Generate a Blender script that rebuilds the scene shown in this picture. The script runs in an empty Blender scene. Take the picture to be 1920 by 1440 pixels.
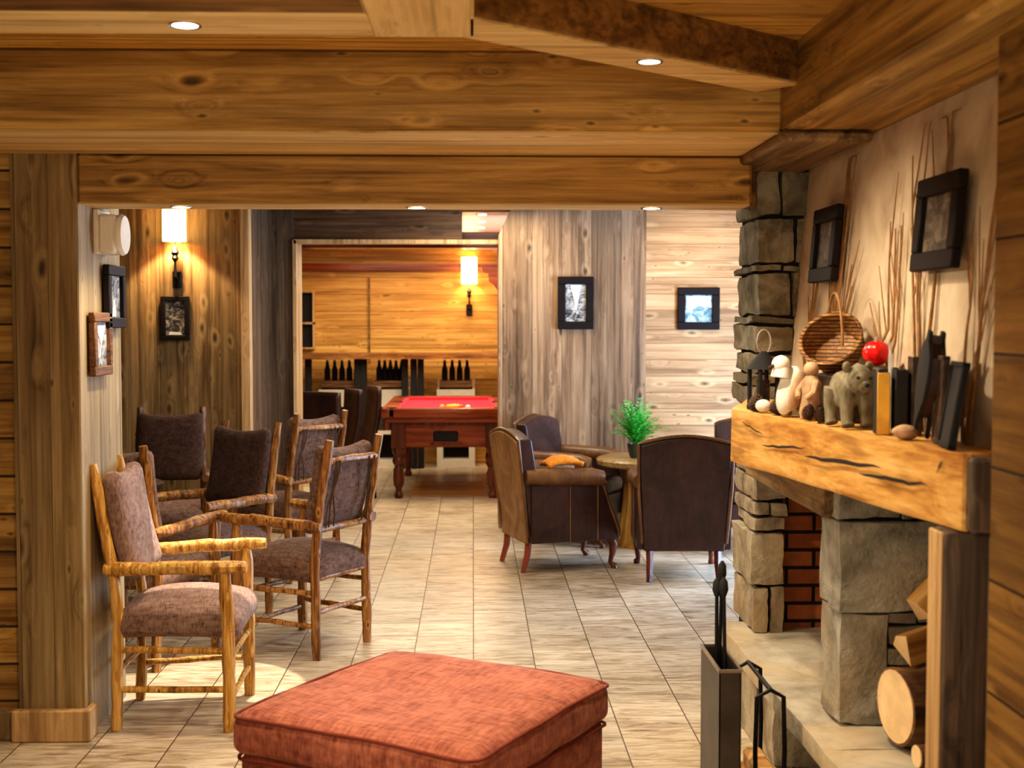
import bpy, bmesh, math, random
from mathutils import Vector, Matrix, noise as mnoise
C = bpy.context.scene.collection
R = math.radians
rnd = random.Random(7)

# ------------------------------------------------------------------ materials
def newmat(name):
    m = bpy.data.materials.new(name); m.use_nodes = True
    nt = m.node_tree; nt.nodes.clear()
    out = nt.nodes.new('ShaderNodeOutputMaterial'); b = nt.nodes.new('ShaderNodeBsdfPrincipled')
    nt.links.new(b.outputs[0], out.inputs[0])
    return m, nt, b

class NT:
    """small node-building helper"""
    def __init__(s, nt): s.nt = nt
    def n(s, t, **kw):
        x = s.nt.nodes.new('ShaderNode' + t)
        for k, v in kw.items():
            if k.startswith('i_'):
                x.inputs[k[2:]].default_value = v
            else: setattr(x, k, v)
        return x
    def l(s, a, b): s.nt.links.new(a, b)
    def val(s, sock, v):
        if hasattr(v, 'is_output'): s.l(v, sock)
        else: sock.default_value = v
    def math(s, op, a, b=0.0, c=None, clamp=False):
        x = s.n('Math', operation=op); x.use_clamp = clamp
        s.val(x.inputs[0], a); s.val(x.inputs[1], b)
        if c is not None: s.val(x.inputs[2], c)
        return x.outputs[0]
    def vmath(s, op, a, b):
        x = s.n('VectorMath', operation=op); s.val(x.inputs[0], a); s.val(x.inputs[1], b); return x.outputs[0]
    def coords(s, rand=True):
        tc = s.n('TexCoord'); v = tc.outputs['Object']
        if rand:
            oi = s.n('ObjectInfo'); k = s.math('MULTIPLY', oi.outputs['Random'], 13.7)
            v = s.vmath('ADD', v, k)
        return v
    def scale(s, v, sc):
        m = s.n('Mapping'); s.l(v, m.inputs['Vector']); m.inputs['Scale'].default_value = sc; return m.outputs[0]
    def noise(s, v, sc, det=4, rough=.55, dist=0):
        x = s.n('TexNoise'); s.l(v, x.inputs['Vector'])
        x.inputs['Scale'].default_value = sc; x.inputs['Detail'].default_value = det
        x.inputs['Roughness'].default_value = rough; x.inputs['Distortion'].default_value = dist
        return x.outputs['Fac']
    def ramp(s, f, stops):
        x = s.n('ValToRGB'); s.l(f, x.inputs[0]); e = x.color_ramp.elements
        while len(e) < len(stops): e.new(0.5)
        for i, (p, c) in enumerate(stops):
            e[i].position = p; e[i].color = (*c, 1) if len(c) == 3 else c
        return x.outputs[0]
    def mix(s, f, a, b, bt='MIX'):
        x = s.n('Mix', data_type='RGBA', blend_type=bt)
        s.val(x.inputs[0], f)
        for sock, v in ((x.inputs[6], a), (x.inputs[7], b)):
            if hasattr(v, 'is_output'): s.l(v, sock)
            else: sock.default_value = (*v, 1) if len(v) == 3 else v
        return x.outputs[2]
    def mapr(s, v, a, b, c, d):
        x = s.n('MapRange'); x.clamp = True
        s.val(x.inputs[0], v)
        for i, q in enumerate((a, b, c, d)): x.inputs[i+1].default_value = q
        return x.outputs[0]
    def bump(s, h, strength, dist=.01):
        x = s.n('Bump'); s.l(h, x.inputs['Height']); x.inputs['Strength'].default_value = strength
        x.inputs['Distance'].default_value = dist; return x.outputs[0]

def plain(name, col, rough=.6, metal=0, var=.15, sc=20, bump=.0, spec=.5):
    m, nt, b = newmat(name); h = NT(nt); v = h.coords()
    f = h.noise(v, sc, 4)
    c = h.ramp(f, [(.3, tuple(x*(1-var) for x in col)), (.7, tuple(min(1, x*(1+var)) for x in col))])
    h.l(c, b.inputs['Base Color']); b.inputs['Roughness'].default_value = rough; b.inputs['Metallic'].default_value = metal
    b.inputs['Specular IOR Level'].default_value = spec
    if bump: h.l(h.bump(f, bump), b.inputs['Normal'])
    return m

def emit(name, col, s):
    m, nt, b = newmat(name)
    b.inputs['Base Color'].default_value = (*col, 1); b.inputs['Emission Color'].default_value = (*col, 1)
    b.inputs['Emission Strength'].default_value = s
    return m

def wood(name, dark, mid, light, axis=0, plank=None, pw=.15, knots=1.0, rough=.55, grain=1.0, bump=.4, rand=True, groove=.035, ksc=1.0, gcol=.25):
    """weathered timber: grain along `axis`, optional boards stacked along axis `plank`"""
    m, nt, b = newmat(name); h = NT(nt)
    tc = h.n('TexCoord'); vo = tc.outputs['Object']
    v = h.coords(rand)
    height = None; tone = None
    if plank is not None:
        sep = h.n('SeparateXYZ'); h.l(vo, sep.inputs[0])
        q = h.math('DIVIDE', sep.outputs[plank], pw)
        fl = h.math('FLOOR', q); fr = h.math('FRACT', q)
        wn = h.n('TexWhiteNoise', noise_dimensions='1D'); h.l(fl, wn.inputs['W'])
        tone = wn.outputs['Value']
        v = h.vmath('ADD', v, h.math('MULTIPLY', tone, 7.3))
        d = h.math('MINIMUM', fr, h.math('SUBTRACT', 1.0, fr))
        gr = h.mapr(d, groove*.35, groove, 0, 1)
    s1 = [10.0*grain]*3; s1[axis] = .55*grain
    s2 = [8.5*ksc]*3; s2[axis] = 3.4*ksc
    vk = h.scale(v, s2)
    wob = h.noise(h.scale(v, (3, 3, 3)), 1.0, 2)
    vor = h.n('TexVoronoi', feature='F1'); h.l(h.vmath('ADD', vk, h.math('MULTIPLY', wob, .35)), vor.inputs['Vector'])
    vor.inputs['Scale'].default_value = 1.0; vor.inputs['Randomness'].default_value = 1.0
    kd = vor.outputs['Distance']
    sepc = h.n('SeparateColor'); h.l(vor.outputs['Color'], sepc.inputs[0])
    sel = h.math('GREATER_THAN', sepc.outputs[0], 1 - .65*min(1, knots)) if knots else 0.0
    near = h.mapr(kd, .0, .5, 1, 0)
    vg = h.scale(v, s1)
    vg = h.vmath('ADD', vg, h.math('MULTIPLY', h.math('MULTIPLY', near, near), .7))
    f = h.noise(vg, 1.6, 6, .62, .6)
    s3 = [60.0*grain]*3; s3[axis] = 1.6*grain
    fine = h.noise(h.scale(v, s3), 1.0, 3, .6)
    big = h.noise(h.scale(v, (1.3, 1.3, 1.3)), 1.0, 3)
    ff = h.math('ADD', h.math('MULTIPLY', f, .62), h.math('ADD', h.math('MULTIPLY', fine, .3), h.math('MULTIPLY', big, .16)))
    col = h.ramp(ff, [(.40, dark), (.53, mid), (.66, light)])
    streak = h.noise(h.scale(v, [x*.35 for x in s3]), 1.0, 2, .5)
    col = h.mix(h.mapr(streak, .56, .68, 0, .55), col, tuple(x*.55 for x in dark))
    vor2 = h.n('TexVoronoi', feature='F1'); h.l(h.vmath('ADD', h.scale(v, [x*2.1 for x in s2]), h.math('MULTIPLY', wob, .5)), vor2.inputs['Vector']); vor2.inputs['Scale'].default_value = 1.0
    sp2 = h.n('SeparateColor'); h.l(vor2.outputs['Color'], sp2.inputs[0])
    kn2 = h.math('MULTIPLY', h.mapr(vor2.outputs['Distance'], .05, .17, 1, 0), h.math('GREATER_THAN', sp2.outputs[1], 1-.42*min(1.2, knots) if knots else 2.0))
    halo2 = h.math('MULTIPLY', h.mapr(vor2.outputs['Distance'], .14, .30, 1, 0), h.math('GREATER_THAN', sp2.outputs[1], 1-.42*min(1.2, knots) if knots else 2.0))
    col = h.mix(h.math('MULTIPLY', halo2, .2), col, tuple(min(1, x*1.35) for x in light))
    col = h.mix(h.math('MULTIPLY', kn2, .8), col, tuple(x*.35 for x in dark))
    kn = h.math('MULTIPLY', h.mapr(kd, .05, .15, 1, 0), sel)
    halo = h.math('MULTIPLY', h.math('MULTIPLY', h.mapr(kd, .14, .2, 0, 1), h.mapr(kd, .2, .34, 1, 0)), sel)
    col = h.mix(h.math('MULTIPLY', halo, .3), col, tuple(min(1, x*1.5) for x in light))
    col = h.mix(h.math('MULTIPLY', kn, .85), col, tuple(x*.35 for x in dark))
    hh = h.math('ADD', h.math('MULTIPLY', ff, .7), h.math('MULTIPLY', kn, -.35))
    hh = h.math('ADD', hh, h.math('ADD', h.math('MULTIPLY', h.noise(h.scale(v, [x*2.2 for x in s2]), 1.6, 3, .6), .8), h.math('MULTIPLY', kn2, -.4)))
    if plank is not None:
        k = h.mapr(tone, 0, 1, .78, 1.18)
        cmb = h.n('CombineColor'); [h.l(k, cmb.inputs[i]) for i in range(3)]
        col = h.mix(1.0, col, cmb.outputs[0], 'MULTIPLY')
        col = h.mix(h.math('SUBTRACT', 1.0, gr), col, tuple(x*gcol for x in dark))
        hh = h.math('ADD', hh, h.math('MULTIPLY', gr, 1.2))
    h.l(col, b.inputs['Base Color']); b.inputs['Roughness'].default_value = rough
    b.inputs['Specular IOR Level'].default_value = .35
    h.l(h.bump(hh, bump*.6, .012), b.inputs['Normal'])
    return m

def stone(name, dark, mid, light, sc=5, bump=.7):
    m, nt, b = newmat(name); h = NT(nt); v = h.coords()
    f = h.noise(v, sc, 8, .65, .4); g = h.noise(v, sc*9, 4, .6)
    bl = h.noise(v, 2.2, 2)
    c = h.ramp(f, [(.33, dark), (.5, mid), (.68, light)])
    c = h.mix(h.mapr(bl, .5, .68, 0, .55), c, (mid[0]*1.25, mid[1]*1.02, mid[2]*.72))
    h.l(c, b.inputs['Base Color']); b.inputs['Roughness'].default_value = .85
    h.l(h.bump(h.math('ADD', f, h.math('MULTIPLY', g, .35)), bump, .02), b.inputs['Normal'])
    return m

def fabric(name, dark, light, sc=260, rough=.95, sheen=.08, mottled=.5):
    m, nt, b = newmat(name); h = NT(nt); v = h.coords()
    a = h.noise(h.scale(v, (sc, sc*.16, sc*.3)), 1, 2); c2 = h.noise(h.scale(v, (sc*.16, sc, sc*.3)), 1, 2)
    w = h.math('MULTIPLY', h.math('ADD', a, c2), .5)
    big = h.noise(v, 7, 4, .6)
    f = h.math('ADD', h.math('MULTIPLY', w, 1-mottled*.5), h.math('MULTIPLY', big, mottled*.5))
    c = h.ramp(f, [(.36, dark), (.62, light)])
    h.l(c, b.inputs['Base Color']); b.inputs['Roughness'].default_value = rough
    b.inputs['Sheen Weight'].default_value = sheen; b.inputs['Specular IOR Level'].default_value = .2
    h.l(h.bump(w, .35, .004), b.inputs['Normal'])
    return m

def leather(name, dark, light, rough=.32):
    m, nt, b = newmat(name); h = NT(nt); v = h.coords()
    f = h.noise(v, 5, 6, .65, .8); g = h.noise(v, 90, 3)
    st = h.noise(h.scale(v, (40, 40, 4)), 1, 4, .6)
    ff = h.math('ADD', h.math('MULTIPLY', f, .7), h.math('MULTIPLY', st, .3))
    h.l(h.ramp(ff, [(.35, dark), (.68, light)]), b.inputs['Base Color'])
    h.l(h.mapr(f, .3, .7, rough+.15, rough-.05), b.inputs['Roughness'])
    h.l(h.bump(h.math('ADD', f, h.math('MULTIPLY', g, .3)), .25, .006), b.inputs['Normal'])
    return m

def tile_floor(name, size=.303, ox=0.0, oy=0.0):
    m, nt, b = newmat(name); h = NT(nt); v = h.coords(False)
    sep = h.n('SeparateXYZ'); h.l(v, sep.inputs[0])
    qx = h.math('DIVIDE', h.math('SUBTRACT', sep.outputs[0], ox), size); qy = h.math('DIVIDE', h.math('SUBTRACT', sep.outputs[1], oy), size)
    def edge(q):
        fr = h.math('FRACT', q); return h.math('MINIMUM', fr, h.math('SUBTRACT', 1.0, fr))
    gx = h.mapr(edge(qx), .006, .012, 0, 1); gy = h.mapr(edge(qy), .005, .011, 0, 1)
    gy2 = h.math('ADD', h.math('MULTIPLY', gy, .55), .45)
    g = h.math('MULTIPLY', gx, gy2)
    cmb = h.n('CombineXYZ'); h.l(h.math('FLOOR', qx), cmb.inputs[0]); h.l(h.math('FLOOR', qy), cmb.inputs[1])
    wn = h.n('TexWhiteNoise', noise_dimensions='3D'); h.l(cmb.outputs[0], wn.inputs[0])
    sc = h.n('VectorMath', operation='SCALE'); h.l(wn.outputs['Color'], sc.inputs[0]); sc.inputs['Scale'].default_value = 9
    off = h.vmath('ADD', v, sc.outputs[0])
    st = h.noise(h.scale(off, (2.4, 11, 1)), 1.6, 6, .68, 1.3)
    cl = h.noise(off, 3.0, 4)
    f = h.math('ADD', h.math('MULTIPLY', st, .75), h.math('MULTIPLY', cl, .25))
    c = h.ramp(f, [(.36, (.20, .14, .085)), (.45, (.40, .31, .20)), (.54, (.58, .48, .345)), (.70, (.72, .635, .49))])
    k = h.mapr(wn.outputs['Value'], 0, 1, .86, 1.08)
    cc = h.n('CombineColor'); [h.l(k, cc.inputs[i]) for i in range(3)]
    c = h.mix(1.0, c, cc.outputs[0], 'MULTIPLY')
    c = h.mix(h.math('SUBTRACT', 1.0, g), c, (.09, .06, .035))
    h.l(c, b.inputs['Base Color']); h.l(h.mapr(st, .3, .7, .42, .3), b.inputs['Roughness'])
    h.l(h.bump(h.math('ADD', g, h.math('MULTIPLY', f, .2)), .25, .004), b.inputs['Normal'])
    return m

def brick(name):
    m, nt, b = newmat(name); h = NT(nt); v = h.coords(False)
    sep = h.n('SeparateXYZ'); h.l(v, sep.inputs[0])
    cmb = h.n('CombineXYZ'); h.l(h.math('ADD', sep.outputs[0], sep.outputs[1]), cmb.inputs[0]); h.l(sep.outputs[2], cmb.inputs[1])
    t = h.n('TexBrick'); h.l(cmb.outputs[0], t.inputs['Vector'])
    t.inputs['Color1'].default_value = (.36, .13, .045, 1); t.inputs['Color2'].default_value = (.5, .22, .08, 1); t.inputs['Mortar'].default_value = (.02, .012, .008, 1)
    t.inputs['Scale'].default_value = 1; t.inputs['Brick Width'].default_value = .24; t.inputs['Row Height'].default_value = .078; t.inputs['Mortar Size'].default_value = .008
    n = h.noise(v, 20, 4); c = h.mix(.4, t.outputs[0], h.ramp(n, [(.3, (.1, .05, .03)), (.7, (.7, .4, .2))]), 'OVERLAY')
    h.l(c, b.inputs['Base Color']); b.inputs['Roughness'].default_value = .9
    h.l(h.bump(h.math('SUBTRACT', n, h.math('MULTIPLY', t.outputs['Fac'], 2.0)), .5, .01), b.inputs['Normal'])
    return m

def photoprint(name, c0, c1, c2, sc=14, seed=0.0):
    m, nt, b = newmat(name); h = NT(nt); v = h.vmath('ADD', h.coords(False), (seed, seed, seed))
    f = h.noise(h.scale(v, (1, 1, 1.3)), sc, 5, .7, 1.0)
    h.l(h.ramp(f, [(.38, c0), (.5, c1), (.62, c2)]), b.inputs['Base Color']); b.inputs['Roughness'].default_value = .55
    return m

M = {}
M['beam_x'] = wood('golden_beam_x', (.165, .082, .016), (.42, .238, .058), (.64, .40, .125), 0, knots=.9)
M['beam_y'] = wood('golden_beam_y', (.15, .074, .015), (.36, .200, .047), (.52, .32, .095), 1, knots=.5)
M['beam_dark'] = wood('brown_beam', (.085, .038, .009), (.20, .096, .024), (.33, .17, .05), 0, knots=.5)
M['beam_soffit_lit'] = wood('lit_soffit_wood_y', (.46, .29, .10), (.68, .47, .19), (.80, .58, .28), 1, knots=.2, bump=.2)  # beam wood lightened to paint floor bounce onto the undersides
M['soffit_lit_x'] = wood('lit_soffit_wood_x', (.46, .29, .10), (.68, .47, .19), (.80, .58, .28), 0, knots=.3, bump=.2)  # same lightened underside tone, grain along X
M['ceil_wood'] = wood('orange_ceiling_boards', (.25, .120, .018), (.55, .30, .058), (.72, .44, .12), 0, plank=1, pw=.14, knots=.7)
M['pier'] = wood('grey_brown_pier', (.10, .062, .022), (.25, .165, .068), (.38, .27, .13), 2, plank=0, pw=.13, knots=.6, groove=.012, gcol=.6)
M['pier_pale'] = wood('pale_return_boards', (.26, .178, .078), (.41, .295, .145), (.52, .39, .21), 2, plank=1, pw=.2, knots=.2, groove=.02, gcol=.7)
M['logwall'] = wood('amber_wall_boards', (.13, .058, .011), (.32, .172, .038), (.48, .29, .08), 0, plank=2, pw=.153, knots=.6, groove=.05)
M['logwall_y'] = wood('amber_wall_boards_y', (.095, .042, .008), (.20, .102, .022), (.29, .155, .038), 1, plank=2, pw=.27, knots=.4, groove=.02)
M['wall_v'] = wood('brown_vertical_boards', (.10, .058, .022), (.235, .150, .064), (.37, .255, .125), 2, plank=0, pw=.19, knots=.9, groove=.012, gcol=.6)
M['wall_grey'] = wood('grey_vertical_boards', (.130, .072, .036), (.310, .190, .102), (.44, .295, .172), 2, plank=0, pw=.24, knots=1, groove=.010, gcol=.7)
M['wall_dark'] = wood('dark_vertical_boards', (.045, .025, .012), (.11, .068, .037), (.19, .122, .07), 2, plank=0, pw=.16, knots=1, groove=.012, gcol=.6)
M['wall_light'] = wood('light_horizontal_boards', (.36, .195, .08), (.60, .365, .175), (.73, .49, .26), 0, plank=2, pw=.137, knots=.9, groove=.03, gcol=.9)
M['wall_amber'] = wood('amber_pool_boards', (.33, .15, .028), (.55, .29, .065), (.70, .42, .12), 0, plank=2, pw=.2, knots=.7, groove=.02, gcol=.5)
M['header'] = wood('dark_header_boards', (.055, .024, .009), (.12, .06, .025), (.19, .105, .05), 0, plank=2, pw=.13, knots=.4, groove=.02)
M['mantel'] = wood('honey_oak_mantel', (.36, .15, .032), (.62, .33, .088), (.77, .48, .17), 1, knots=.25, bump=.5, ksc=.5, rand=False)
M['post'] = wood('dark_old_post', (.03, .019, .014), (.085, .058, .042), (.18, .122, .082), 2, knots=.2)
M['post_y'] = wood('smoky_lintel_timber', (.07, .04, .02), (.2, .12, .05), (.33, .22, .1), 1, knots=.3)
M['trimwood'] = wood('pale_trim', (.32, .18, .07), (.52, .33, .15), (.64, .44, .22), 2, knots=.1)
M['hickory'] = wood('hickory_pole', (.06, .022, .007), (.30, .128, .034), (.58, .33, .11), 2, knots=.8, rough=.38, grain=2.0, ksc=3.0)
M['hickory_gold'] = wood('golden_hickory_pole', (.16, .058, .010), (.54, .275, .055), (.80, .54, .19), 2, knots=.7, rough=.36, grain=2.0, ksc=3.0)
M['hickory_shaded'] = wood('shaded_hickory_pole', (.05, .024, .011), (.14, .066, .026), (.30, .16, .07), 2, knots=.6, rough=.35, grain=2.0, ksc=3.0)  # hickory copy darkened for the chair standing in shadow
M['tweed'] = fabric('mauve_brown_tweed', (.060, .030, .020), (.235, .140, .100), 150)
M['tweed_lit'] = fabric('lit_mauve_tweed', (.12, .066, .050), (.36, .235, .190), 150)  # tweed copy lightened for cushions that catch the light
M['tweed_shaded'] = fabric('shaded_brown_tweed', (.030, .015, .011), (.105, .056, .042), 150)  # tweed copy darkened for back cushions in shadow
M['rust'] = fabric('rust_red_chenille', (.20, .050, .030), (.52, .185, .115), 95, mottled=.55)
M['rust_pipe'] = plain('rust_piping', (.20, .035, .016), .9)
M['leather'] = leather('plum_brown_leather', (.018, .007, .007), (.078, .031, .027), .32)
M['leather_tan'] = leather('tan_leather', (.20, .09, .028), (.44, .25, .10), .45)
M['leather_mid'] = leather('chestnut_leather', (.09, .035, .010), (.26, .12, .04), .3)
M['mahogany'] = wood('mahogany_leg', (.05, .013, .007), (.13, .036, .017), (.22, .07, .03), 2, knots=0, rough=.25)
M['mahogany_x'] = wood('mahogany_red', (.11, .02, .007), (.23, .048, .016), (.34, .085, .03), 0, knots=0, rough=.22, bump=.1)
M['redleg'] = plain('reddish_leg', (.30, .07, .035), .35)
M['cloth'] = fabric('crimson_baize', (.62, .012, .035), (.82, .03, .07), 300, mottled=.2)
M['black'] = plain('black_iron', (.013, .012, .013), .5, .6)
M['blackmat'] = plain('matt_black', (.010, .009, .009), .8)
M['steel'] = plain('dark_sheet_metal', (.10, .085, .075), .42, .75, .3, 6)
M['bright_edge'] = plain('worn_metal_edge', (.42, .36, .30), .35, .9)
M['frame'] = plain('dark_frame_wood', (.010, .005, .004), .6, spec=.25)
M['frame_brown'] = wood('brown_frame_wood', (.07, .028, .01), (.17, .075, .028), (.27, .13, .05), 0, knots=0, grain=3)
M['photo_bw'] = photoprint('black_and_white_print', (.03, .03, .03), (.32, .31, .29), (.72, .71, .67), 16, 0.)
M['photo_bw2'] = photoprint('dark_print', (.012, .011, .01), (.07, .062, .055), (.42, .39, .35), 18, 3.)
M['photo_blue'] = photoprint('blue_grey_print', (.03, .06, .08), (.18, .34, .40), (.62, .78, .82), 9, 5.)
M['photo_brown'] = photoprint('brown_print', (.03, .018, .01), (.08, .055, .035), (.2, .15, .1), 10, 8.)
M['sky_white'] = plain('white_print_area', (.85, .84, .8), .3)
M['sky_pale'] = plain('pale_sky_print', (.66, .80, .84), .3)
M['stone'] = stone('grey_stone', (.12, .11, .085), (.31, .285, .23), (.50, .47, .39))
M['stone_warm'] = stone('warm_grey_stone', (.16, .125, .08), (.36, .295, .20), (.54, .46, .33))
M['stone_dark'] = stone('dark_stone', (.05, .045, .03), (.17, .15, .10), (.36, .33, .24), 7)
M['slab'] = stone('pale_hearth_stone', (.22, .19, .14), (.42, .37, .28), (.60, .54, .42), 3.5, .4)
M['mortar'] = plain('dark_mortar', (.03, .024, .017), .95, bump=.3)
M['brick'] = brick('firebox_brick')
M['warm_black'] = plain('warm_black_matt', (.02, .014, .01), .95)  # flat near-black for hearth backing, cabinet backs and mantel cracks
M['tile'] = tile_floor('stone_floor_tiles')
M['glow'] = emit('lamp_glow', (1, .86, .62), 9)
M['glow_white'] = emit('downlight_glow', (1, .90, .78), 14)
M['shade'] = emit('sconce_shade', (1, .66, .28), 7)
M['white'] = plain('warm_white_paint', (.72, .66, .55), .5, var=.05)
M['pinkceil'] = plain('pinkish_ceiling_paint', (.86, .68, .60), .35, var=.05)
M['plastic'] = plain('white_plastic', (.78, .72, .62), .4, var=.04)
M['twig'] = plain('dry_twig', (.26, .13, .045), .8, var=.35)
M['twig_dark'] = plain('dark_twig', (.09, .045, .02), .8, var=.3)
M['wicker'] = wood('wicker', (.10, .04, .012), (.28, .13, .04), (.46, .25, .09), 0, plank=2, pw=.014, knots=0, groove=.2, grain=4)
M['pinecone'] = plain('pinecone_brown', (.085, .042, .022), .8, var=.5, sc=40)
M['orange'] = plain('orange_peel', (.50, .16, .04), .6)
M['orange_cloth'] = fabric('orange_cloth', (.55, .15, .01), (.85, .33, .03), 200)
M['feather'] = plain('white_feather', (.70, .66, .58), .8, var=.15)
M['feather_grey'] = plain('grey_feather', (.33, .30, .27), .85, var=.3)
M['feather_tan'] = plain('tan_feather', (.45, .28, .16), .85, var=.35)
M['fur'] = fabric('grey_olive_fur', (.075, .060, .034), (.30, .255, .165), 60)
M['red'] = plain('red_gloss', (.75, .012, .01), .22, var=.2)
M['yellow'] = plain('yellow_paper', (.78, .42, .05), .6)
M['darkwood'] = wood('dark_box_wood', (.02, .010, .006), (.05, .027, .014), (.10, .055, .03), 0, knots=.2)
M['slate'] = plain('black_slate', (.02, .019, .02), .6)
M['bark'] = wood('log_bark', (.05, .022, .010), (.14, .068, .03), (.26, .14, .06), 0, knots=.3, bump=.9)
M['cutwood'] = plain('fresh_cut_wood', (.80, .56, .30), .7, var=.2, sc=9)
M['splitwood'] = wood('split_wood', (.32, .13, .03), (.58, .30, .085), (.74, .47, .18), 0, knots=.1)
M['trunk'] = wood('amber_trunk', (.25, .10, .018), (.50, .26, .055), (.68, .42, .12), 2, knots=.4, rough=.35)
M['bar'] = wood('bar_top_wood', (.09, .035, .010), (.24, .105, .03), (.42, .22, .07), 0, knots=.4, rough=.3)
M['tabletop'] = wood('table_top_wood', (.22, .12, .04), (.40, .25, .09), (.54, .37, .16), 0, knots=.3, rough=.3)
M['fern'] = plain('fern_green', (.04, .38, .035), .5, var=.5, sc=30)
M['pot'] = plain('dark_pot', (.03, .04, .03), .4)
M['glass'] = None
m, nt, b = newmat('window_glass'); b.inputs['Base Color'].default_value = (.9, .95, 1, 1); b.inputs['Roughness'].default_value = .05
b.inputs['Transmission Weight'].default_value = 1; M['glass'] = m
M['plaster'] = None
m, nt, b = newmat('mottled_plaster'); h = NT(nt); v = h.coords(False)
f = h.noise(v, 4.2, 6, .6, .5); g = h.noise(v, 26, 4)
h.l(h.ramp(f, [(.34, (.40, .29, .185)), (.5, (.55, .425, .29)), (.68, (.66, .53, .38))]), b.inputs['Base Color'])
b.inputs['Roughness'].default_value = .9; h.l(h.bump(h.math('ADD', f, h.math('MULTIPLY', g, .5)), .18, .015), b.inputs['Normal']); M['plaster'] = m

# ------------------------------------------------------------------ mesh helpers
class MB:
    def __init__(s): s.bm = bmesh.new(); s.bm.verts.layers.int.new('old')
    def _mark(s):
        l = s.bm.verts.layers.int['old']
        for v in s.bm.verts: v[l] = 1
    def _new(s):
        l = s.bm.verts.layers.int['old']
        return [v for v in s.bm.verts if v[l] == 0]
    def _xf(s, vs, mat):
        if mat is not None: bmesh.ops.transform(s.bm, matrix=mat, verts=vs)
        return vs
    def box(s, x0, x1, y0, y1, z0, z1, bev=0, mat=None, seg=1):
        s._mark()
        r = bmesh.ops.create_cube(s.bm, size=1); vs = r['verts']
        for v in vs: v.co = Vector(((x0+x1)/2+v.co.x*(x1-x0), (y0+y1)/2+v.co.y*(y1-y0), (z0+z1)/2+v.co.z*(z1-z0)))
        if bev:
            es = list({e for v in vs for e in v.link_edges})
            bmesh.ops.bevel(s.bm, geom=es, offset=bev, segments=seg, affect='EDGES', profile=.6)
            vs = s._new()
        return s._xf(vs, mat)
    def block(s, x0, x1, y0, y1, z0, z1, amp=.012, seed=0., cuts=3, rnd_=.06):
        """a roughly dressed stone"""
        s._mark()
        r = bmesh.ops.create_cube(s.bm, size=1)
        es = list({e for v in r['verts'] for e in v.link_edges})
        bmesh.ops.subdivide_edges(s.bm, edges=es, cuts=cuts, use_grid_fill=True)
        vs = s._new()
        sx, sy, sz = x1-x0, y1-y0, z1-z0; mn = min(sx, sy, sz)
        for v in vs:
            p = v.co*2; n = sum(1 for c in p if abs(c) > .98)
            k = rnd_*mn*.12*(n-1) if n > 1 else 0
            w = Vector(((x0+x1)/2+v.co.x*sx, (y0+y1)/2+v.co.y*sy, (z0+z1)/2+v.co.z*sz))
            for i in range(3):
                if abs(p[i]) > .98: w[i] -= math.copysign(k, p[i])
            w += mnoise.noise_vector(w*30+Vector((0, seed, 0)))*amp*.28+mnoise.noise_vector(w*5+Vector((seed, seed*1.7, seed*.3)))*amp + mnoise.noise_vector(w*14+Vector((seed, 0, 0)))*amp*.5
            v.co = w
        return vs
    def tube(s, pts, rad, n=8, wob=0., seed=0., cap=True):
        pts = [Vector(p) for p in pts]
        rad = rad if isinstance(rad, (list, tuple)) else [rad]*len(pts)
        rings = []; up = None
        for i, p in enumerate(pts):
            t = (pts[min(i+1, len(pts)-1)]-pts[max(i-1, 0)]).normalized()
            if up is None:
                up = Vector((0, 0, 1)) if abs(t.z) < .9 else Vector((1, 0, 0))
            u = (up-t*up.dot(t)).normalized(); w = t.cross(u); up = u
            ring = []
            for k in range(n):
                a = 2*math.pi*k/n
                r = rad[i]
                if wob: r *= 1+wob*mnoise.noise(p*9+Vector((math.cos(a)*.6+seed, math.sin(a)*.6, seed)))
                ring.append(s.bm.verts.new(p+(u*math.cos(a)+w*math.sin(a))*r))
            rings.append(ring)
        for a, b in zip(rings, rings[1:]):
            for k in range(n): s.bm.faces.new((a[k], a[(k+1) % n], b[(k+1) % n], b[k]))
        if cap: s.bm.faces.new(rings[0][::-1]); s.bm.faces.new(rings[-1])
        return [v for r in rings for v in r]
    def lathe(s, prof, n=20, mat=None, wob=0, seed=0., cap=True):
        rings = []
        for (r, z) in prof:
            ring = []
            for k in range(n):
                a = 2*math.pi*k/n; rr = r
                if wob: rr *= 1+wob*mnoise.noise(Vector((math.cos(a)*1.3+seed, math.sin(a)*1.3, z*1.2)))
                ring.append(s.bm.verts.new((rr*math.cos(a), rr*math.sin(a), z)))
            rings.append(ring)
        for a, b in zip(rings, rings[1:]):
            for k in range(n): s.bm.faces.new((a[k], a[(k+1) % n], b[(k+1) % n], b[k]))
        if cap:
            if prof[0][0] > 1e-4: s.bm.faces.new(rings[0][::-1])
            if prof[-1][0] > 1e-4: s.bm.faces.new(rings[-1])
        vs = [v for r in rings for v in r]
        return s._xf(vs, mat)
    def ball(s, c, r, sc=(1, 1, 1), u=16, v=10, mat=None, amp=0, seed=0, fr=6):
        q = bmesh.ops.create_uvsphere(s.bm, u_segments=u, v_segments=v, radius=r); vs = q['verts']
        for w in vs:
            w.co = Vector((w.co.x*sc[0], w.co.y*sc[1], w.co.z*sc[2]))
            if amp: w.co += w.co.normalized()*amp*mnoise.noise(w.co*fr+Vector((seed, seed, 0)))
        if mat is not None: bmesh.ops.transform(s.bm, matrix=mat, verts=vs)
        for w in vs: w.co += Vector(c)
        return vs
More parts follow.
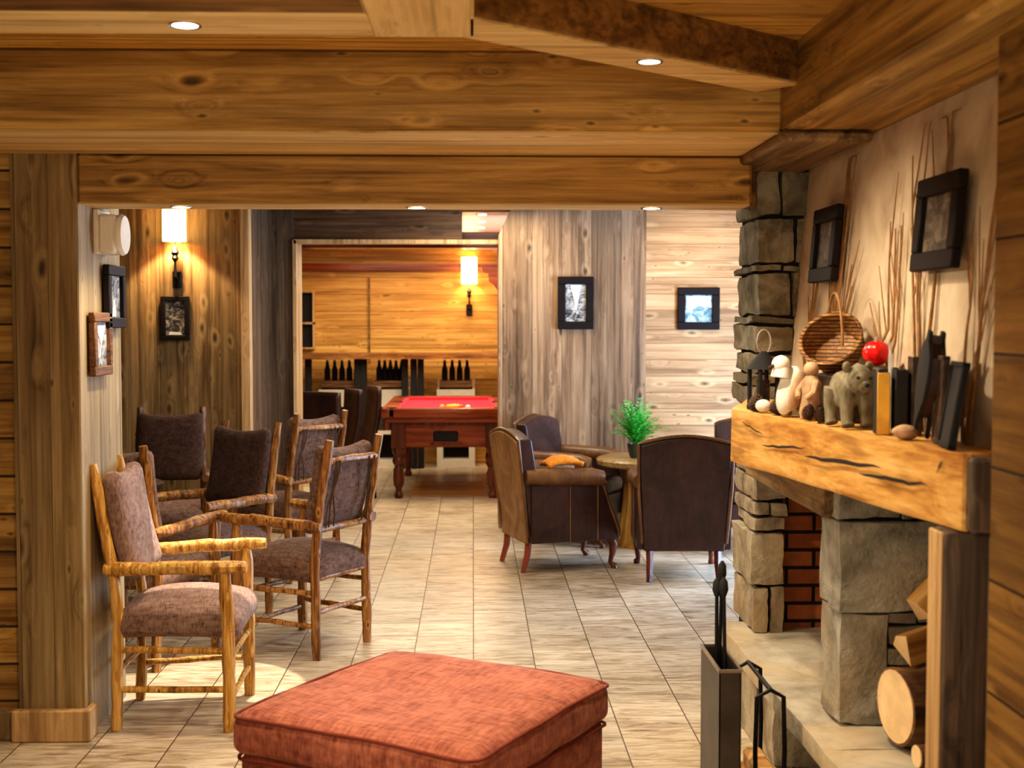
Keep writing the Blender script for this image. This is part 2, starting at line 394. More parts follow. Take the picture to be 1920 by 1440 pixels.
    def prism(s, poly, z0, z1, mat=None, bev=0):
        s._mark()
        lo = [s.bm.verts.new((x, y, z0)) for x, y in poly]; hi = [s.bm.verts.new((x, y, z1)) for x, y in poly]
        n = len(poly); fs = [s.bm.faces.new(lo[::-1]), s.bm.faces.new(hi)]
        for k in range(n): fs.append(s.bm.faces.new((lo[k], lo[(k+1) % n], hi[(k+1) % n], hi[k])))
        vs = lo+hi
        if bev:
            es = list({e for f in fs for e in f.edges})
            bmesh.ops.bevel(s.bm, geom=es, offset=bev, segments=2, affect='EDGES', profile=.6)
            vs = s._new()
        return s._xf(vs, mat)
    def quad(s, *p):
        vs = [s.bm.verts.new(q) for q in p]; s.bm.faces.new(vs); return vs
    def grid(s, fn, nu, nv, closed_u=False):
        g = [[s.bm.verts.new(fn(i/nu, j/nv)) for i in range(nu + (0 if closed_u else 1))] for j in range(nv+1)]
        m = len(g[0])
        for j in range(nv):
            for i in range(nu):
                s.bm.faces.new((g[j][i], g[j][(i+1) % m], g[j+1][(i+1) % m], g[j+1][i]))
        return [v for r in g for v in r]
    def pad(s, sx, sy, sz, ex=.35, crown=.0, n=14, mat=None, ny=None):
        """soft cushion: rounded box with a crowned top, centred at origin"""
        s._mark()
        r = bmesh.ops.create_cube(s.bm, size=2)
        es = list({e for v in r['verts'] for e in v.link_edges})
        bmesh.ops.subdivide_edges(s.bm, edges=es, cuts=n, use_grid_fill=True)
        vs = s._new()
        rr = min(sx, sy, sz)/2*ex
        for v in vs:
            p = Vector((v.co.x*sx/2, v.co.y*sy/2, v.co.z*sz/2))
            inner = Vector((max(-sx/2+rr, min(sx/2-rr, p.x)), max(-sy/2+rr, min(sy/2-rr, p.y)), max(-sz/2+rr, min(sz/2-rr, p.z))))
            d = p-inner
            if d.length > 1e-9: p = inner+d.normalized()*min(rr, max(abs(d.x), abs(d.y), abs(d.z)))
            if crown:
                k = (1-(v.co.x)**2)*(1-(v.co.y)**2)
                p.z += crown*k*(1 if v.co.z > 0 else -.25 if v.co.z < 0 else 0)*abs(v.co.z)
            v.co = p
        return s._xf(vs, mat)
    def build(s, name, mat, parent=None, smooth=True, loc=None, angle=40):
        bmesh.ops.recalc_face_normals(s.bm, faces=s.bm.faces)
        s.bm.verts.layers.int.remove(s.bm.verts.layers.int['old'])
        me = bpy.data.meshes.new(name); s.bm.to_mesh(me); s.bm.free()
        me.materials.append(mat if not isinstance(mat, str) else M[mat])
        if smooth:
            me.shade_smooth()
            try: me.set_sharp_from_angle(angle=R(angle))
            except Exception: pass
        o = bpy.data.objects.new(name, me); C.objects.link(o)
        if parent: o.parent = parent
        if loc: o.location = loc
        return o

def thing(name, label, cat, loc=(0, 0, 0), rz=0., group=None, rot=None):
    o = bpy.data.objects.new(name, None); C.objects.link(o); o.empty_display_size = .1
    o.location = loc; o.rotation_euler = rot if rot else (0, 0, R(rz))
    o['label'] = label; o['category'] = cat
    if group: o['group'] = group
    return o
def tag(o, label, cat, group=None):
    o['label'] = label; o['category'] = cat
    if group: o['group'] = group
    return o
def dup(root, label, loc, rz, group=None):
    r = root.copy(); C.objects.link(r); r.location = loc; r.rotation_euler = (0, 0, R(rz)); r['label'] = label
    if group: r['group'] = group
    for ch in list(root.children):
        c = ch.copy(); C.objects.link(c); c.parent = r
        for g in ch.children:
            d = g.copy(); C.objects.link(d); d.parent = c
    return r
def struct(name, mb, mat, parent=None, smooth=False, angle=40):
    o = mb.build(name, mat, parent, smooth, angle=angle)
    if not parent: o['kind'] = 'structure'
    return o
def T(x, y, z): return Matrix.Translation((x, y, z))
def RX(a): return Matrix.Rotation(R(a), 4, 'X')
def RY(a): return Matrix.Rotation(R(a), 4, 'Y')
def RZ(a): return Matrix.Rotation(R(a), 4, 'Z')
def S(x, y, z): return Matrix.Diagonal((x, y, z, 1))

def sbox(name, mat, *a, bev=0, parent=None):
    m = MB(); m.box(*a, bev=bev); return struct(name, m, mat, parent)

def timber(name, mat, x0, x1, y0, y1, z0, z1, bev=.012):
    """a hewn beam: bevelled box with slightly uneven edges"""
    m = MB(); r = m.box(x0, x1, y0, y1, z0, z1, bev=bev)
    return struct(name, m, mat)

# ------------------------------------------------------------------ room shell
CZ = 2.64
o = sbox('floor', 'tile', -4.5, 4.2, -1.5, 16.2, -.1, 0)
sbox('ceiling_near', 'ceil_wood', -4.5, 1.60, -1.5, 5.6, CZ, CZ+.1)
sbox('ceiling_middle', 'beam_dark', -4.5, 4.2, 5.6, 11.1, CZ-.02, CZ+.1)
sbox('ceiling_far', 'pinkceil', -4.5, 4.2, 11.1, 16.2, CZ-.03, CZ+.1)
# front partition with the wide opening
sbox('wall_front', 'logwall', -4.5, -1.835, 5.30, 5.50, 0, 2.37)
sbox('wall_front_pier', 'pier', -1.835, -1.575, 5.27, 5.62, 0, 2.364)
sbox('wall_front_return', 'pier_pale', -1.60, -1.572, 5.275, 5.885, 0, 2.6)
m = MB(); m.box(-1.86, -1.545, 5.235, 5.275, 0, .13, bev=.006); m.box(-1.575, -1.545, 5.26, 5.36, 0, .13, bev=.006)
struct('baseboard_pier', m, 'trimwood')
sbox('baseboard_front', 'pier', -4.5, -1.86, 5.265, 5.31, 0, .12, bev=.006)
timber('lintel_beam', M['beam_x'], -1.572, 1.125, 5.27, 5.50, 2.169, 2.362)
sbox('lintel_beam_soffit_lit', 'soffit_lit_x', -1.57, 1.12, 5.285, 5.52, 2.162, 2.172)  # thin sheet, its light tone paints bounced light under the lintel
sbox('wall_front_above', 'beam_dark', -4.5, 1.2, 5.52, 5.66, 2.18, CZ)
timber('ceiling_beam_long', M['beam_x'], -4.5, 1.10, 4.625, 5.28, 2.366, CZ+.01, bev=.016)
sbox('ceiling_beam_long_soffit_lit', 'soffit_lit_x', -4.5, 1.095, 4.655, 5.27, 2.359, 2.37)  # thin sheet, its light tone paints bounced light under the beam
timber('ceiling_beam_side', M['beam_y'], 1.094, 1.44, -1.5, 5.9, 2.364, CZ+.01)
timber('ceiling_beam_cross', M['beam_dark'], -4.5, -.0, 3.47, 3.72, 2.505, CZ+.01)
sbox('ceiling_beam_cross_soffit_lit', 'soffit_lit_x', -4.5, 0.002, 3.485, 3.72, 2.498, 2.51)
timber('ceiling_beam_stub', M['beam_soffit_lit'], -.285, 0.004, -1.5, 3.735, 2.495, CZ+.01)
# diagonal beam
a = Vector((.0, 3.50)); bb = Vector((1.12, 4.44)); d = (bb-a).normalized(); nn = Vector((-d.y, d.x))
w = .20
m = MB(); m.prism([a, bb, bb+nn*w, a+nn*w], 2.505, CZ+.01, bev=.008); struct('ceiling_beam_diagonal', m, 'beam_dark')
m = MB(); p = [a+nn*.012, bb+nn*.012, bb+nn*w, a+nn*w]; m.prism(p, 2.498, 2.51); struct('ceiling_beam_diagonal_soffit_lit', m, 'soffit_lit_x')

# far side of the lounge
sbox('wall_back_left', 'wall_v', -4.5, -1.66, 9.5, 9.8, 0, CZ)
sbox('trim_1', 'trimwood', -1.665, -1.605, 9.44, 9.56, 0, CZ)
sbox('wall_back_dark', 'wall_dark', -1.80, -1.457, 10.68, 11.0, 0, CZ)
sbox('wall_back_left_end', 'wall_dark', -1.70, -1.66, 9.8, 10.9, 0, CZ)
sbox('trim_2', 'trimwood', -1.460, -1.432, 10.66, 11.02, 0, 2.345)
sbox('wall_back_header', 'header', -1.46, -.09, 10.70, 11.0, 2.345, CZ)
sbox('trim_3', 'trimwood', -1.45, .215, 10.66, 10.80, 2.318, 2.352)
sbox('ceiling_beam_pool', 'mahogany_x', -2.6, .8, 11.2, 11.5, 2.315, 2.45)
# grey column with a chamfered upper corner
m = MB(); m.prism([(0.207, 0), (1.30, 0), (1.30, 2.62), (0.315, 2.62), (0.207, 2.385)], -11.1, -10.60, mat=RX(90)); struct('wall_back_column', m, 'wall_grey')
sbox('trim_4', 'wall_grey', 1.295, 1.413, 10.66, 11.0, 0, CZ)
sbox('wall_back_right', 'wall_light', 1.35, 4.0, 10.85, 11.1, 0, CZ)
sbox('wall_left', 'wall_v', -4.6, -4.5, -1.5, 16.2, 0, CZ)
# pool room
sbox('wall_far', 'wall_amber', -4.5, 4.2, 15.5, 15.7, 0, CZ)
sbox('trim_5', 'beam_dark', -1.235, -1.215, 15.47, 15.5, 1.2, 2.2)
sbox('trim_6', 'mahogany_x', -4.5, 4.2, 15.40, 15.5, 2.28, 2.36)
m = MB()
br = [(0, 0), (.34, 0), (.34, -.52), (.28, -.50), (.26, -.38), (.17, -.25), (.10, -.2), (.09, -.09), (.0, -.06)]
m.prism([(x*.8+.10, z*.8+2.30) for x, z in br], -15.0, -14.9, mat=RX(90)); struct('trim_7', m, 'mahogany_x')
# right hand wall of the lounge with a window that lets cool daylight in
WY0, WY1, WZ0, WZ1 = 7.7, 10.3, .55, 2.0
m = MB()
m.box(3.2, 3.4, 5.6, WY0, 0, CZ); m.box(3.2, 3.4, WY1, 10.9, 0, CZ); m.box(3.2, 3.4, WY0, WY1, 0, WZ0); m.box(3.2, 3.4, WY0, WY1, WZ1, CZ)
struct('wall_right', m, 'wall_light')
m = MB()
for y in (WY0+.03, (WY0+WY1)/2, WY1-.03): m.box(3.24, 3.30, y-.03, y+.03, WZ0, WZ1)
for z in (WZ0+.03, WZ1-.03): m.box(3.24, 3.30, WY0, WY1, z-.03, z+.03)
wf = struct('window_1', m, 'trimwood')
sbox('wall_right_chimney', 'wall_light', 1.50, 3.4, 5.97, 6.10, 0, CZ)

# nearest right panel wall
sbox('wall_right_panel', 'logwall_y', 1.232, 1.7, -1.5, 3.06, 0, 2.40)
sbox('gap_shade_strip', 'beam_dark', 1.29, 1.36, 3.06, 3.14, 0, 2.37)  # dark strip painting the shaded gap beside the panel wall

# ------------------------------------------------------------------ fireplace
fp = thing('fireplace', 'grey rubble stone fireplace with a thick honey timber mantel and raised hearth', 'fireplace')
def courses(mb, x0, x1, y0, y1, zs, seed, amp=.014, splits=None, gap=.011):
    rr = random.Random(seed)
    for i, (za, zb) in enumerate(zip(zs, zs[1:])):
        k = (splits or {}).get(i, None)
        xs = [x0, x1] if k is None else [x0]+[x0+(x1-x0)*q for q in k]+[x1]
        for a, b in zip(xs, xs[1:]):
            j = rr.uniform(-.012, .012); j2 = rr.uniform(-.014, .010)
            mb.block(a+gap/2+(j if a == x0 else 0), b-gap/2, y0+j2, y1, za+gap/2, zb-gap/2, amp, seed+i*3.1+a, 6, .12)
CX, CY = 1.187, 5.5
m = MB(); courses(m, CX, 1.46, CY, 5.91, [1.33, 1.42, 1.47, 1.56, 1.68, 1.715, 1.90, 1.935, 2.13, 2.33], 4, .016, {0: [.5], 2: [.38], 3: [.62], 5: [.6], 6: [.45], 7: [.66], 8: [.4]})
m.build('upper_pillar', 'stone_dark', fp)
m = MB(); m.box(CX+.03, 1.45, CY+.03, 5.90, 1.17, 2.36); m.box(CX+.03, 1.325, CY+.03, 5.90, .30, 1.18); m.build('pillar_core', 'mortar', fp)
m = MB(); courses(m, CX, 1.335, CY, 5.91, [.36, .56, .80, .86, .93, 1.03, 1.17], 9, .014, {0: [.55], 3: [.5]})
m.build('far_pillar', 'stone_warm', fp)
m = MB()
m.block(1.195, 1.62, 4.20, 4.44, .745, 1.04, .010, 2., 4); m.block(1.20, 1.40, 4.215, 4.44, 1.05, 1.18, .014, 3., 4); m.block(1.41, 1.52, 4.21, 4.43, 1.05, 1.18, .014, 7., 3)
m.block(1.53, 1.75, 4.21, 4.43, 1.06, 1.18, .014, 9., 3)
m.block(1.63, 1.78, 4.22, 4.43, .92, 1.05, .012, 5., 3); m.block(1.63, 1.78, 4.22, 4.43, .75, .91, .012, 5.5, 3)
m.block(1.205, 1.36, 4.21, 4.44, .37, .735, .012, 8., 4)
m.block(1.37, 1.46, 4.22, 4.43, .70, .735, .008, 1.2, 2); m.block(1.47, 1.53, 4.22, 4.43, .70, .735, .008, 1.6, 2)
m.block(1.37, 1.55, 4.22, 4.43, .63, .69, .010, 2.2, 3); m.block(1.37, 1.50, 4.22, 4.43, .565, .62, .010, 3.2, 3)
m.block(1.37, 1.58, 4.22, 4.43, .37, .555, .014, 4.2, 4); m.block(1.56, 1.78, 4.22, 4.43, .37, .735, .014, 6.2, 4)
m.build('near_pillar', 'stone', fp)
m = MB(); m.box(1.23, 1.77, 4.25, 4.42, .36, 1.17); m.build('near_pillar_core', 'mortar', fp)
m = MB()
for (a, b, s_) in ((3.075, 3.98, 1.), (3.985, 4.78, 2.), (4.785, 5.72, 3.)):
    m.block(1.085, 1.80, a, b, .29, .362, .007, s_, 4, .12)
m.build('hearth_slab', 'slab', fp)
m = MB()
m.block(1.12, 1.5, 5.10, 5.56, 0.0, .29, .014, 1., 3); m.block(1.14, 1.5, 4.86, 5.12, 0, .29, .014, 2., 3); m.build('hearth_support', 'stone_warm', fp)
m = MB(); m.block(1.16, 1.34, 3.95, 4.12, 0, .29, .012, 4., 3); m.build('hearth_support', 'stone_warm', fp)
m = MB(); m.box(1.5, 1.8, 3.08, 5.56, 0, .30); m.build('hearth_backing', 'warm_black', fp)
m = MB(); m.box(1.33, 2.0, 5.60, 5.68, .36, 1.17); m.box(1.74, 1.82, 4.44, 5.6, .36, 1.17); m.build('firebox_brickwork', 'brick', fp)
m = MB(); m.box(1.16, 1.45, 4.30, 5.52, 1.04, 1.19, bev=.01); m.build('firebox_lintel', 'post_y', fp)
m = MB()
def wallx(z): return 1.335+(z-1.37)*.085
m.prism([(wallx(1.15), 1.15), (1.75, 1.15), (1.75, 2.362), (wallx(2.362), 2.362)], -5.56, -3.075, mat=RX(90))
m.build('plaster_breast', 'plaster', fp)
m = MB()
yy = [3.2, 3.5, 3.9, 4.3, 4.6, 4.85]
poly = [(.966, 4.85), (1.219, 3.20), (1.46, 3.20), (1.46, 5.44), (1.15, 5.44)]
vs = m.prism(poly, 1.168, 1.368, bev=.014)
bmesh.ops.subdivide_edges(m.bm, edges=[e for e in m.bm.edges if e.calc_length() > .15], cuts=10, use_grid_fill=True)
for v in m.bm.verts:
    v.co += mnoise.noise_vector(v.co*3.5)*.008
    if v.co.z > 1.35: v.co.z = 1.368
man = m.build('mantel_beam', 'mantel', fp, angle=50)
# drying cracks cut along the mantel face
def onmantel(t, z, off=.004):
    p0, p1 = Vector((.966, 4.85, 0)), Vector((1.219, 3.2, 0)); d = (p1-p0).normalized(); n_ = Vector((-d.y, d.x, 0))
    if n_.x > 0: n_ = -n_
    q = p0.lerp(p1, t)+n_*off; return Vector((q.x, q.y, z))
def crack(t0, t1, z0, z1, th):
    N = 12; pts = []
    for i in range(N+1):
        u = i/N; pts.append((onmantel(t0+(t1-t0)*u, z0+(z1-z0)*u+.006*mnoise.noise(Vector((u*6, t0*9, 0))), .0085), th*math.sin(math.pi*u)**.6+.0006))
    m = MB()
    for (p, a), (q, b) in zip(pts, pts[1:]):
        m.quad(p+Vector((0, 0, a)), q+Vector((0, 0, b)), q-Vector((0, 0, b)), p-Vector((0, 0, a)))
    m.build('crack', 'warm_black', man, smooth=False)
crack(.20, .42, 1.262, 1.290, .0035); crack(.42, .74, 1.262, 1.285, .0060); crack(.66, .90, 1.252, 1.268, .005); crack(.08, .2, 1.33, 1.30, .002); crack(.93, .945, 1.31, 1.34, .006)
m = MB(); m.box(1.180, 1.44, 3.215, 3.33, .36, 1.17, bev=.02, seg=2); m.build('mantel_post', 'post', fp)
m = MB(); m.box(1.176, 1.190, 3.232, 3.322, .362, 1.165, bev=.003); m.build('post_lit_face', 'trimwood', fp)  # pale sheet paints the light falling on the post's left face
m = MB(); m.box(1.285, 1.44, 3.16, 3.21, .0, 1.17, bev=.01); m.build('rear_post', 'post', fp)
m = MB(); m.box(1.225, 1.44, 3.165, 3.205, 1.172, 1.36, bev=.01); m.build('mantel_end', 'post', fp)
m = MB(); m.box(1.075, 1.40, 4.56, 5.60, 2.322, 2.362, bev=.012); m.build('capstone', 'post_y', fp)
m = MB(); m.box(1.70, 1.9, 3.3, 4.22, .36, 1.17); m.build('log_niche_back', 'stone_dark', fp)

# ------------------------------------------------------------------ hickory armchairs
def pole(parent, name, pts, r, mat, seed):
    m = MB(); P = []; Rr = []
    pts = [Vector(p) for p in pts]
    for a, b in zip(pts, pts[1:]):
        k = max(3, int((b-a).length/.05))
        for i in range(k): P.append(a.lerp(b, i/k))
    P.append(pts[-1])
    for i, p in enumerate(P):
        P[i] = p+mnoise.noise_vector(p*6+Vector((seed, 0, seed)))*.006
        Rr.append(r*(1+.16*mnoise.noise(p*17+Vector((seed, seed, 0)))))
    Rr[0] *= .88; Rr[-1] *= .86
    m.tube(P, Rr, 9, .12, seed); return m.build(name, mat, parent)

def hickory_chair(loc, rz, label, wmat, fmat, seed, smat=None, bmat=None):
    t = thing('hickory_armchair', label, 'chair', loc, rz, 'rustic pole armchairs')
    W = M[wmat]; smat = smat or fmat; bmat = bmat or fmat
    for i, s_ in enumerate((-1, 1)):
        pole(t, 'rear_leg', [(-.25, .215*s_, 0), (-.235, .215*s_, .46), (-.262, .213*s_, .70), (-.335, .210*s_, 1.105)], .0245, W, seed+i)
        pole(t, 'front_leg', [(.225, .27*s_, 0), (.225, .27*s_, .35), (.215, .272*s_, .672)], .0265, W, seed+3+i)
        pole(t, 'armrest', [(-.285, .222*s_, .672), (0, .262*s_, .685), (.305, .285*s_, .690)], .0285, W, seed+6+i)
        pole(t, 'side_stretcher', [(-.245, .215*s_, .17), (.225, .27*s_, .175)], .014, W, seed+9+i)
        pole(t, 'side_stretcher', [(-.24, .215*s_, .335), (.225, .27*s_, .335)], .014, W, seed+11+i)
    pole(t, 'front_stretcher', [(.225, -.27, .30), (.225, .27, .30)], .014, W, seed+13)
    pole(t, 'front_stretcher', [(.225, -.27, .13), (.225, .27, .13)], .013, W, seed+14)
    pole(t, 'rear_stretcher', [(-.245, -.215, .24), (-.245, .215, .24)], .014, W, seed+15)
    pole(t, 'top_rail', [(-.318, -.225, 1.0), (-.318, .225, 1.0)], .018, W, seed+16)
    pole(t, 'lower_rail', [(-.255, -.215, .655), (-.255, .215, .655)], .018, W, seed+17)
    pole(t, 'seat_rail', [(-.237, -.215, .405), (-.237, .215, .405)], .016, W, seed+18)
    m = MB(); vs = m.pad(.53, .545, .12, .9, .045, 12)
    for v in vs:
        k = (v.co.x+.265)/.53; v.co.y *= .86+.14*k; v.co.z += -.018*max(0, (abs(v.co.x)/.265))**3-.012*(abs(v.co.y)/.27)**3
        v.co += Vector((.01, 0, .455))
    m.build('seat', fmat if smat is None else smat, t)
    m = MB(); vs = m.pad(.435, .43, .085, .95, .018, 12)
    for v in vs:
        v.co.z += -.05*(1-(v.co.x/.22)**2)*0+.035*(v.co.x/.2175)**2*.5
        v.co.x += (.034*(v.co.y/.215)**2*v.co.x/.2175 if v.co.x > 0 else 0)
    bmesh.ops.transform(m.bm, matrix=T(-.232, 0, .835) @ RY(78) @ RZ(180), verts=vs)
    m.build('backrest', bmat, t)
    # leather lacing on the outside of the back
    for y0, y1 in ((-.17, -.13), (-.12, -.165), (.17, .135), (.125, .17), (.19, .15)):
        m = MB(); N = 6; m.tube([Vector((-.338+.045*(1-u)*1.2, y0+(y1-y0)*u+.012*math.sin(u*7+y0*30), .665+u*.335)) for u in [i/N for i in range(N+1)]], .0045, 6); m.build('lacing_strap', 'twig_dark', t)
    return t

hickory_chair((-1.238, 5.62, 0), 1, 'golden pole armchair with a brightly lit mauve seat, closest to the pier', 'hickory_gold', 'tweed_lit', 1)
hickory_chair((-.885, 6.80, 0), 149, 'brown pole armchair with its tweed back and lacing turned to us, beside the open aisle', 'hickory', 'tweed', 21)
hickory_chair((-1.50, 7.46, 0), 235, 'pole armchair facing us behind the laced one, plump brown back cushion', 'hickory', 'tweed_shaded', 41, 'tweed')
hickory_chair((-1.24, 8.72, 0), 140, 'pole armchair turned away, mostly hidden behind the laced tweed back', 'hickory', 'tweed', 61)
hickory_chair((-2.02, 8.62, 0), -84, 'shaded pole armchair against the back wall below the small framed picture', 'hickory_shaded', 'tweed_shaded', 81, 'tweed_lit')
hickory_chair((-1.66, 6.60, 0), 72, 'pole armchair half hidden behind the golden one, next to the pier corner', 'hickory', 'tweed_lit', 101)

t = thing('side_table', 'small round dark table between the pole armchairs', 'table', (-2.12, 7.74, 0))
m = MB(); m.lathe([(.02, .70), (.27, .70), (.285, .715), (.285, .735), (.27, .745), (.0, .745)], 32); m.build('table_top', 'darkwood', t)
m = MB(); m.lathe([(.16, 0), (.16, .03), (.05, .06), (.04, .4), (.055, .70)], 18); m.build('pedestal', 'darkwood', t)

# ------------------------------------------------------------------ ottoman
ot = thing('ottoman', 'square rust red upholstered ottoman with a piped cushion top', 'ottoman', (-.150, 4.335, 0), -30.5)
m = MB(); vs = m.pad(.93, .95, .155, .62, .0, 20)
for v in vs:
    a, b_ = v.co.x/.45, v.co.y/.46
    edge = max(abs(a), abs(b_))
    if v.co.z > 0: v.co.z += .012*(1-edge**4)-.020*math.exp(-((a)**2+(b_)**2)*3)
    v.co.z -= .012*(a*b_)**2*(1 if v.co.z > 0 else -.3)
    s_ = 1-.035*(1-abs(v.co.z)/.08)*0
    v.co += mnoise.noise_vector(v.co*6)*.006
    v.co.z += .375
m.build('cushion', 'rust', ot)
def piping(m, hx, hy, z, r, rc=.055):
    pts = []
    for cx_, cy_, a0 in ((hx-rc, hy-rc, 0), (-hx+rc, hy-rc, 90), (-hx+rc, -hy+rc, 180), (hx-rc, -hy+rc, 270)):
        for k in range(7):
            a = R(a0+90*k/6); pts.append(Vector((cx_+rc*math.cos(a), cy_+rc*math.sin(a), z)))
    pts2 = []
    for a, b_ in zip(pts, pts[1:]+pts[:1]):
        n_ = max(1, int((b_-a).length/.06))
        for i in range(n_):
            q = a.lerp(b_, i/n_); q.z += .006*mnoise.noise(q*5)-.010*((q.x/hx)*(q.y/hy))**2; pts2.append(q)
    pts2.append(pts2[0]); m.tube(pts2, r, 6, cap=False)
m = MB(); piping(m, .462, .472, .436, .0055); piping(m, .455, .465, .304, .006); m.build('piping', 'rust_pipe', ot)
m = MB(); m.box(-.44, .44, -.45, .45, .04, .305, bev=.03, seg=3); m.build('base', 'rust', ot)
m = MB()
for sx in (-1, 1):
    for sy in (-1, 1): m.lathe([(.022, 0), (.03, .05)], 12, T(.36*sx, .37*sy, 0))
m.build('feet', 'darkwood', ot)

# ------------------------------------------------------------------ leather armchairs
def wing_chair(loc, rz, label, back_mat, body, legm):
    t = thing('leather_armchair', label, 'armchair', loc, rz, 'leather armchairs around the trunk table')
    W2 = .31
    # outer back slab, slightly raked, arched top
    def camel(y): return .905+.05*math.cos(min(1, abs(y)/W2)*math.pi/2)
    def slab(x0, x1, mat, name, inset, zb, dz=0):
        m = MB(); N = 16
        def px(z, x): return x-.10*max(0, z-.35)/.6
        front, rear = [], []
        rows = 8
        vg = {}
        for side, xx in ((0, x0), (1, x1)):
            for i in range(N+1):
                y = (-1+2*i/N)*(W2-inset)
                for j in range(rows+1):
                    z = zb+(camel(y*W2/(W2-inset))+dz-zb)*j/rows
                    taper = .86+.14*min(1, z/.75)
                    bulge = 0
                    if side == 1: bulge = .035*(1-(y/(W2-inset))**2)*math.sin(math.pi*j/rows)
                    if name == 'backrest' and side == 1: bulge *= 1.3
                    vg[side, i, j] = m.bm.verts.new((px(z, xx)+bulge, y*taper, z))
        for side in (0, 1):
            for i in range(N):
                for j in range(rows): m.bm.faces.new((vg[side, i, j], vg[side, i+1, j], vg[side, i+1, j+1], vg[side, i, j+1]))
        for j in range(rows):
            for i in (0, N): m.bm.faces.new((vg[0, i, j], vg[0, i, j+1], vg[1, i, j+1], vg[1, i, j]))
        for i in range(N):
            for j in (0, rows): m.bm.faces.new((vg[0, i, j], vg[0, i+1, j], vg[1, i+1, j], vg[1, i, j]))
        bmesh.ops.recalc_face_normals(m.bm, faces=m.bm.faces)
        es = [e for e in m.bm.edges if e.calc_face_angle(0) > R(50)]
        bmesh.ops.bevel(m.bm, geom=es, offset=.014, segments=3, affect='EDGES', profile=.6)
        return m.build(name, mat, t)
    slab(-.335, -.315, M[back_mat], 'outer_back', .012, .20, -.012)
    slab(-.318, -.215, M[body], 'backrest', .0, .22)
    m = MB(); vs = m.pad(.53, .44, .13, .8, .02, 10, T(.06, 0, .435)); m.build('seat_cushion', body, t)
    m = MB(); m.box(-.25, .30, -.27, .27, .20, .375, bev=.012); m.build('seat_base', body, t)
    for s_ in (-1, 1):
        # side panel: deep at the rear, sweeping forward at the bottom front
        m = MB()
        pr = [(-.31, .205), (.335, .205), (.345, .26), (.29, .40), (.24, .52), (.225, .60), (-.31, .60)]
        m.prism(pr, -.028, .028, mat=T(0, s_*.285, 0) @ RX(90), bev=.010)
        sp = m.build('side_panel', body, t)
        m = MB(); m.tube([(.19, s_*.316, z) for z in (.21, .34, .48, .585)], .0035, 6); m.tube([(-.02, s_*.316, z) for z in (.21, .34, .48, .585)], .0035, 6); m.build('seam', 'leather_tan', sp)
        m = MB(); P = [(-.35, .655), (-.2, .65), (0, .645), (.15, .64), (.235, .625)]
        m.tube([(x, s_*.292, z) for x, z in P], [.05, .058, .060, .060, .054], 14); m.build('armrest', 'leather_mid', t)
        m = MB(); m.lathe([(.0, 0), (.03, .006), (.052, .004), (.056, -.01)], 16, T(.232, s_*.292, .625) @ RY(90)); m.tube([(.237, s_*.292, .60), (.262, s_*.292, .50), (.312, s_*.292, .39), (.36, s_*.292, .27), (.36, s_*.292, .21)], [.03, .022, .02, .018, .012], 8)
        m.build('arm_front', 'leather_mid', t)
        m = MB(); m.tube([(-.30, s_*.225, .22), (-.31, s_*.225, .12), (-.345, s_*.232, 0)], [.026, .024, .019], 4); m.build('rear_leg', legm, t)
        m = MB(); m.tube([(.30, s_*.255, .225), (.335, s_*.265, .17), (.325, s_*.262, .10), (.312, s_*.258, .045), (.34, s_*.265, .02), (.345, s_*.266, 0)], [.040, .034, .022, .016, .024, .022], 10); m.build('front_leg', 'mahogany', t)
    m = MB(); N = 20
    pts = [(-.315-.10*(camel(-W2+2*W2*i/N)-.35)/.6, (-W2+2*W2*i/N)*1.0, camel(-W2+2*W2*i/N)+.002) for i in range(N+1)]
    pts = [(-.325, -W2*.90, .25), (-.37, -W2*.985, .60)]+pts+[(-.37, W2*.985, .60), (-.325, W2*.90, .25)]
    m.tube(pts, .011, 8); m.build('back_welt', 'leather_mid', t)
    t.scale = (.95, .98, 1)
    return t
wing_chair((.580, 9.02, 0), 17, 'leather armchair seen side on with a pale tan outer back, orange cloth on its arm', 'leather_tan', 'leather', 'redleg')
wing_chair((.80, 10.03, 0), -28, 'brown leather armchair against the grey column, behind the tan-backed one', 'leather_mid', 'leather', 'mahogany')
wing_chair((1.385, 8.70, 0), 87, 'plum leather armchair with its tall straight back square to us', 'leather', 'leather', 'mahogany')
wing_chair((2.09, 9.58, 0), 258, 'dark leather armchair peeping out behind the stone pillar', 'leather', 'leather', 'mahogany')
m = MB(); vs = m.grid(lambda u, v: Vector(((u-.5)*.26, (v-.5)*.17, .020+.045*(1-(2*u-1)**2)*(1-(2*v-1)**2)**.5+.012*mnoise.noise(Vector((u*6, v*6, 1))))), 14, 10)
o = m.build('folded_cloth', 'orange_cloth', None, loc=(.60, 8.80, .722)); o.rotation_euler = (0, 0, R(17))
sm = o.modifiers.new('thick', 'SOLIDIFY'); sm.thickness = .03
tag(o, 'bright orange folded cloth on the arm of the tan-backed leather armchair', 'cloth')

# trunk table
t = thing('trunk_table', 'round wooden table on a carved amber tree trunk base', 'table', (1.32, 9.80, 0)); t.scale = (.9, .9, .885)
m = MB(); m.lathe([(.0, .685), (.40, .685), (.43, .70), (.435, .735), (.42, .75), (.0, .75)], 40, wob=.03); m.build('table_top', 'tabletop', t)
m = MB()
def trunk(u, v):
    z = v*.69; a = u*2*math.pi
    r = .18+.09*(1-v)**2.2+.035*v**3
    r *= 1+.16*mnoise.noise(Vector((math.cos(a)*1.8, math.sin(a)*1.8, v*1.1)))+.05*math.sin(a*5+v*2)
    return Vector((r*math.cos(a), r*math.sin(a), z))
m.grid(trunk, 48, 14, True); m.build('trunk_base', 'trunk', t)
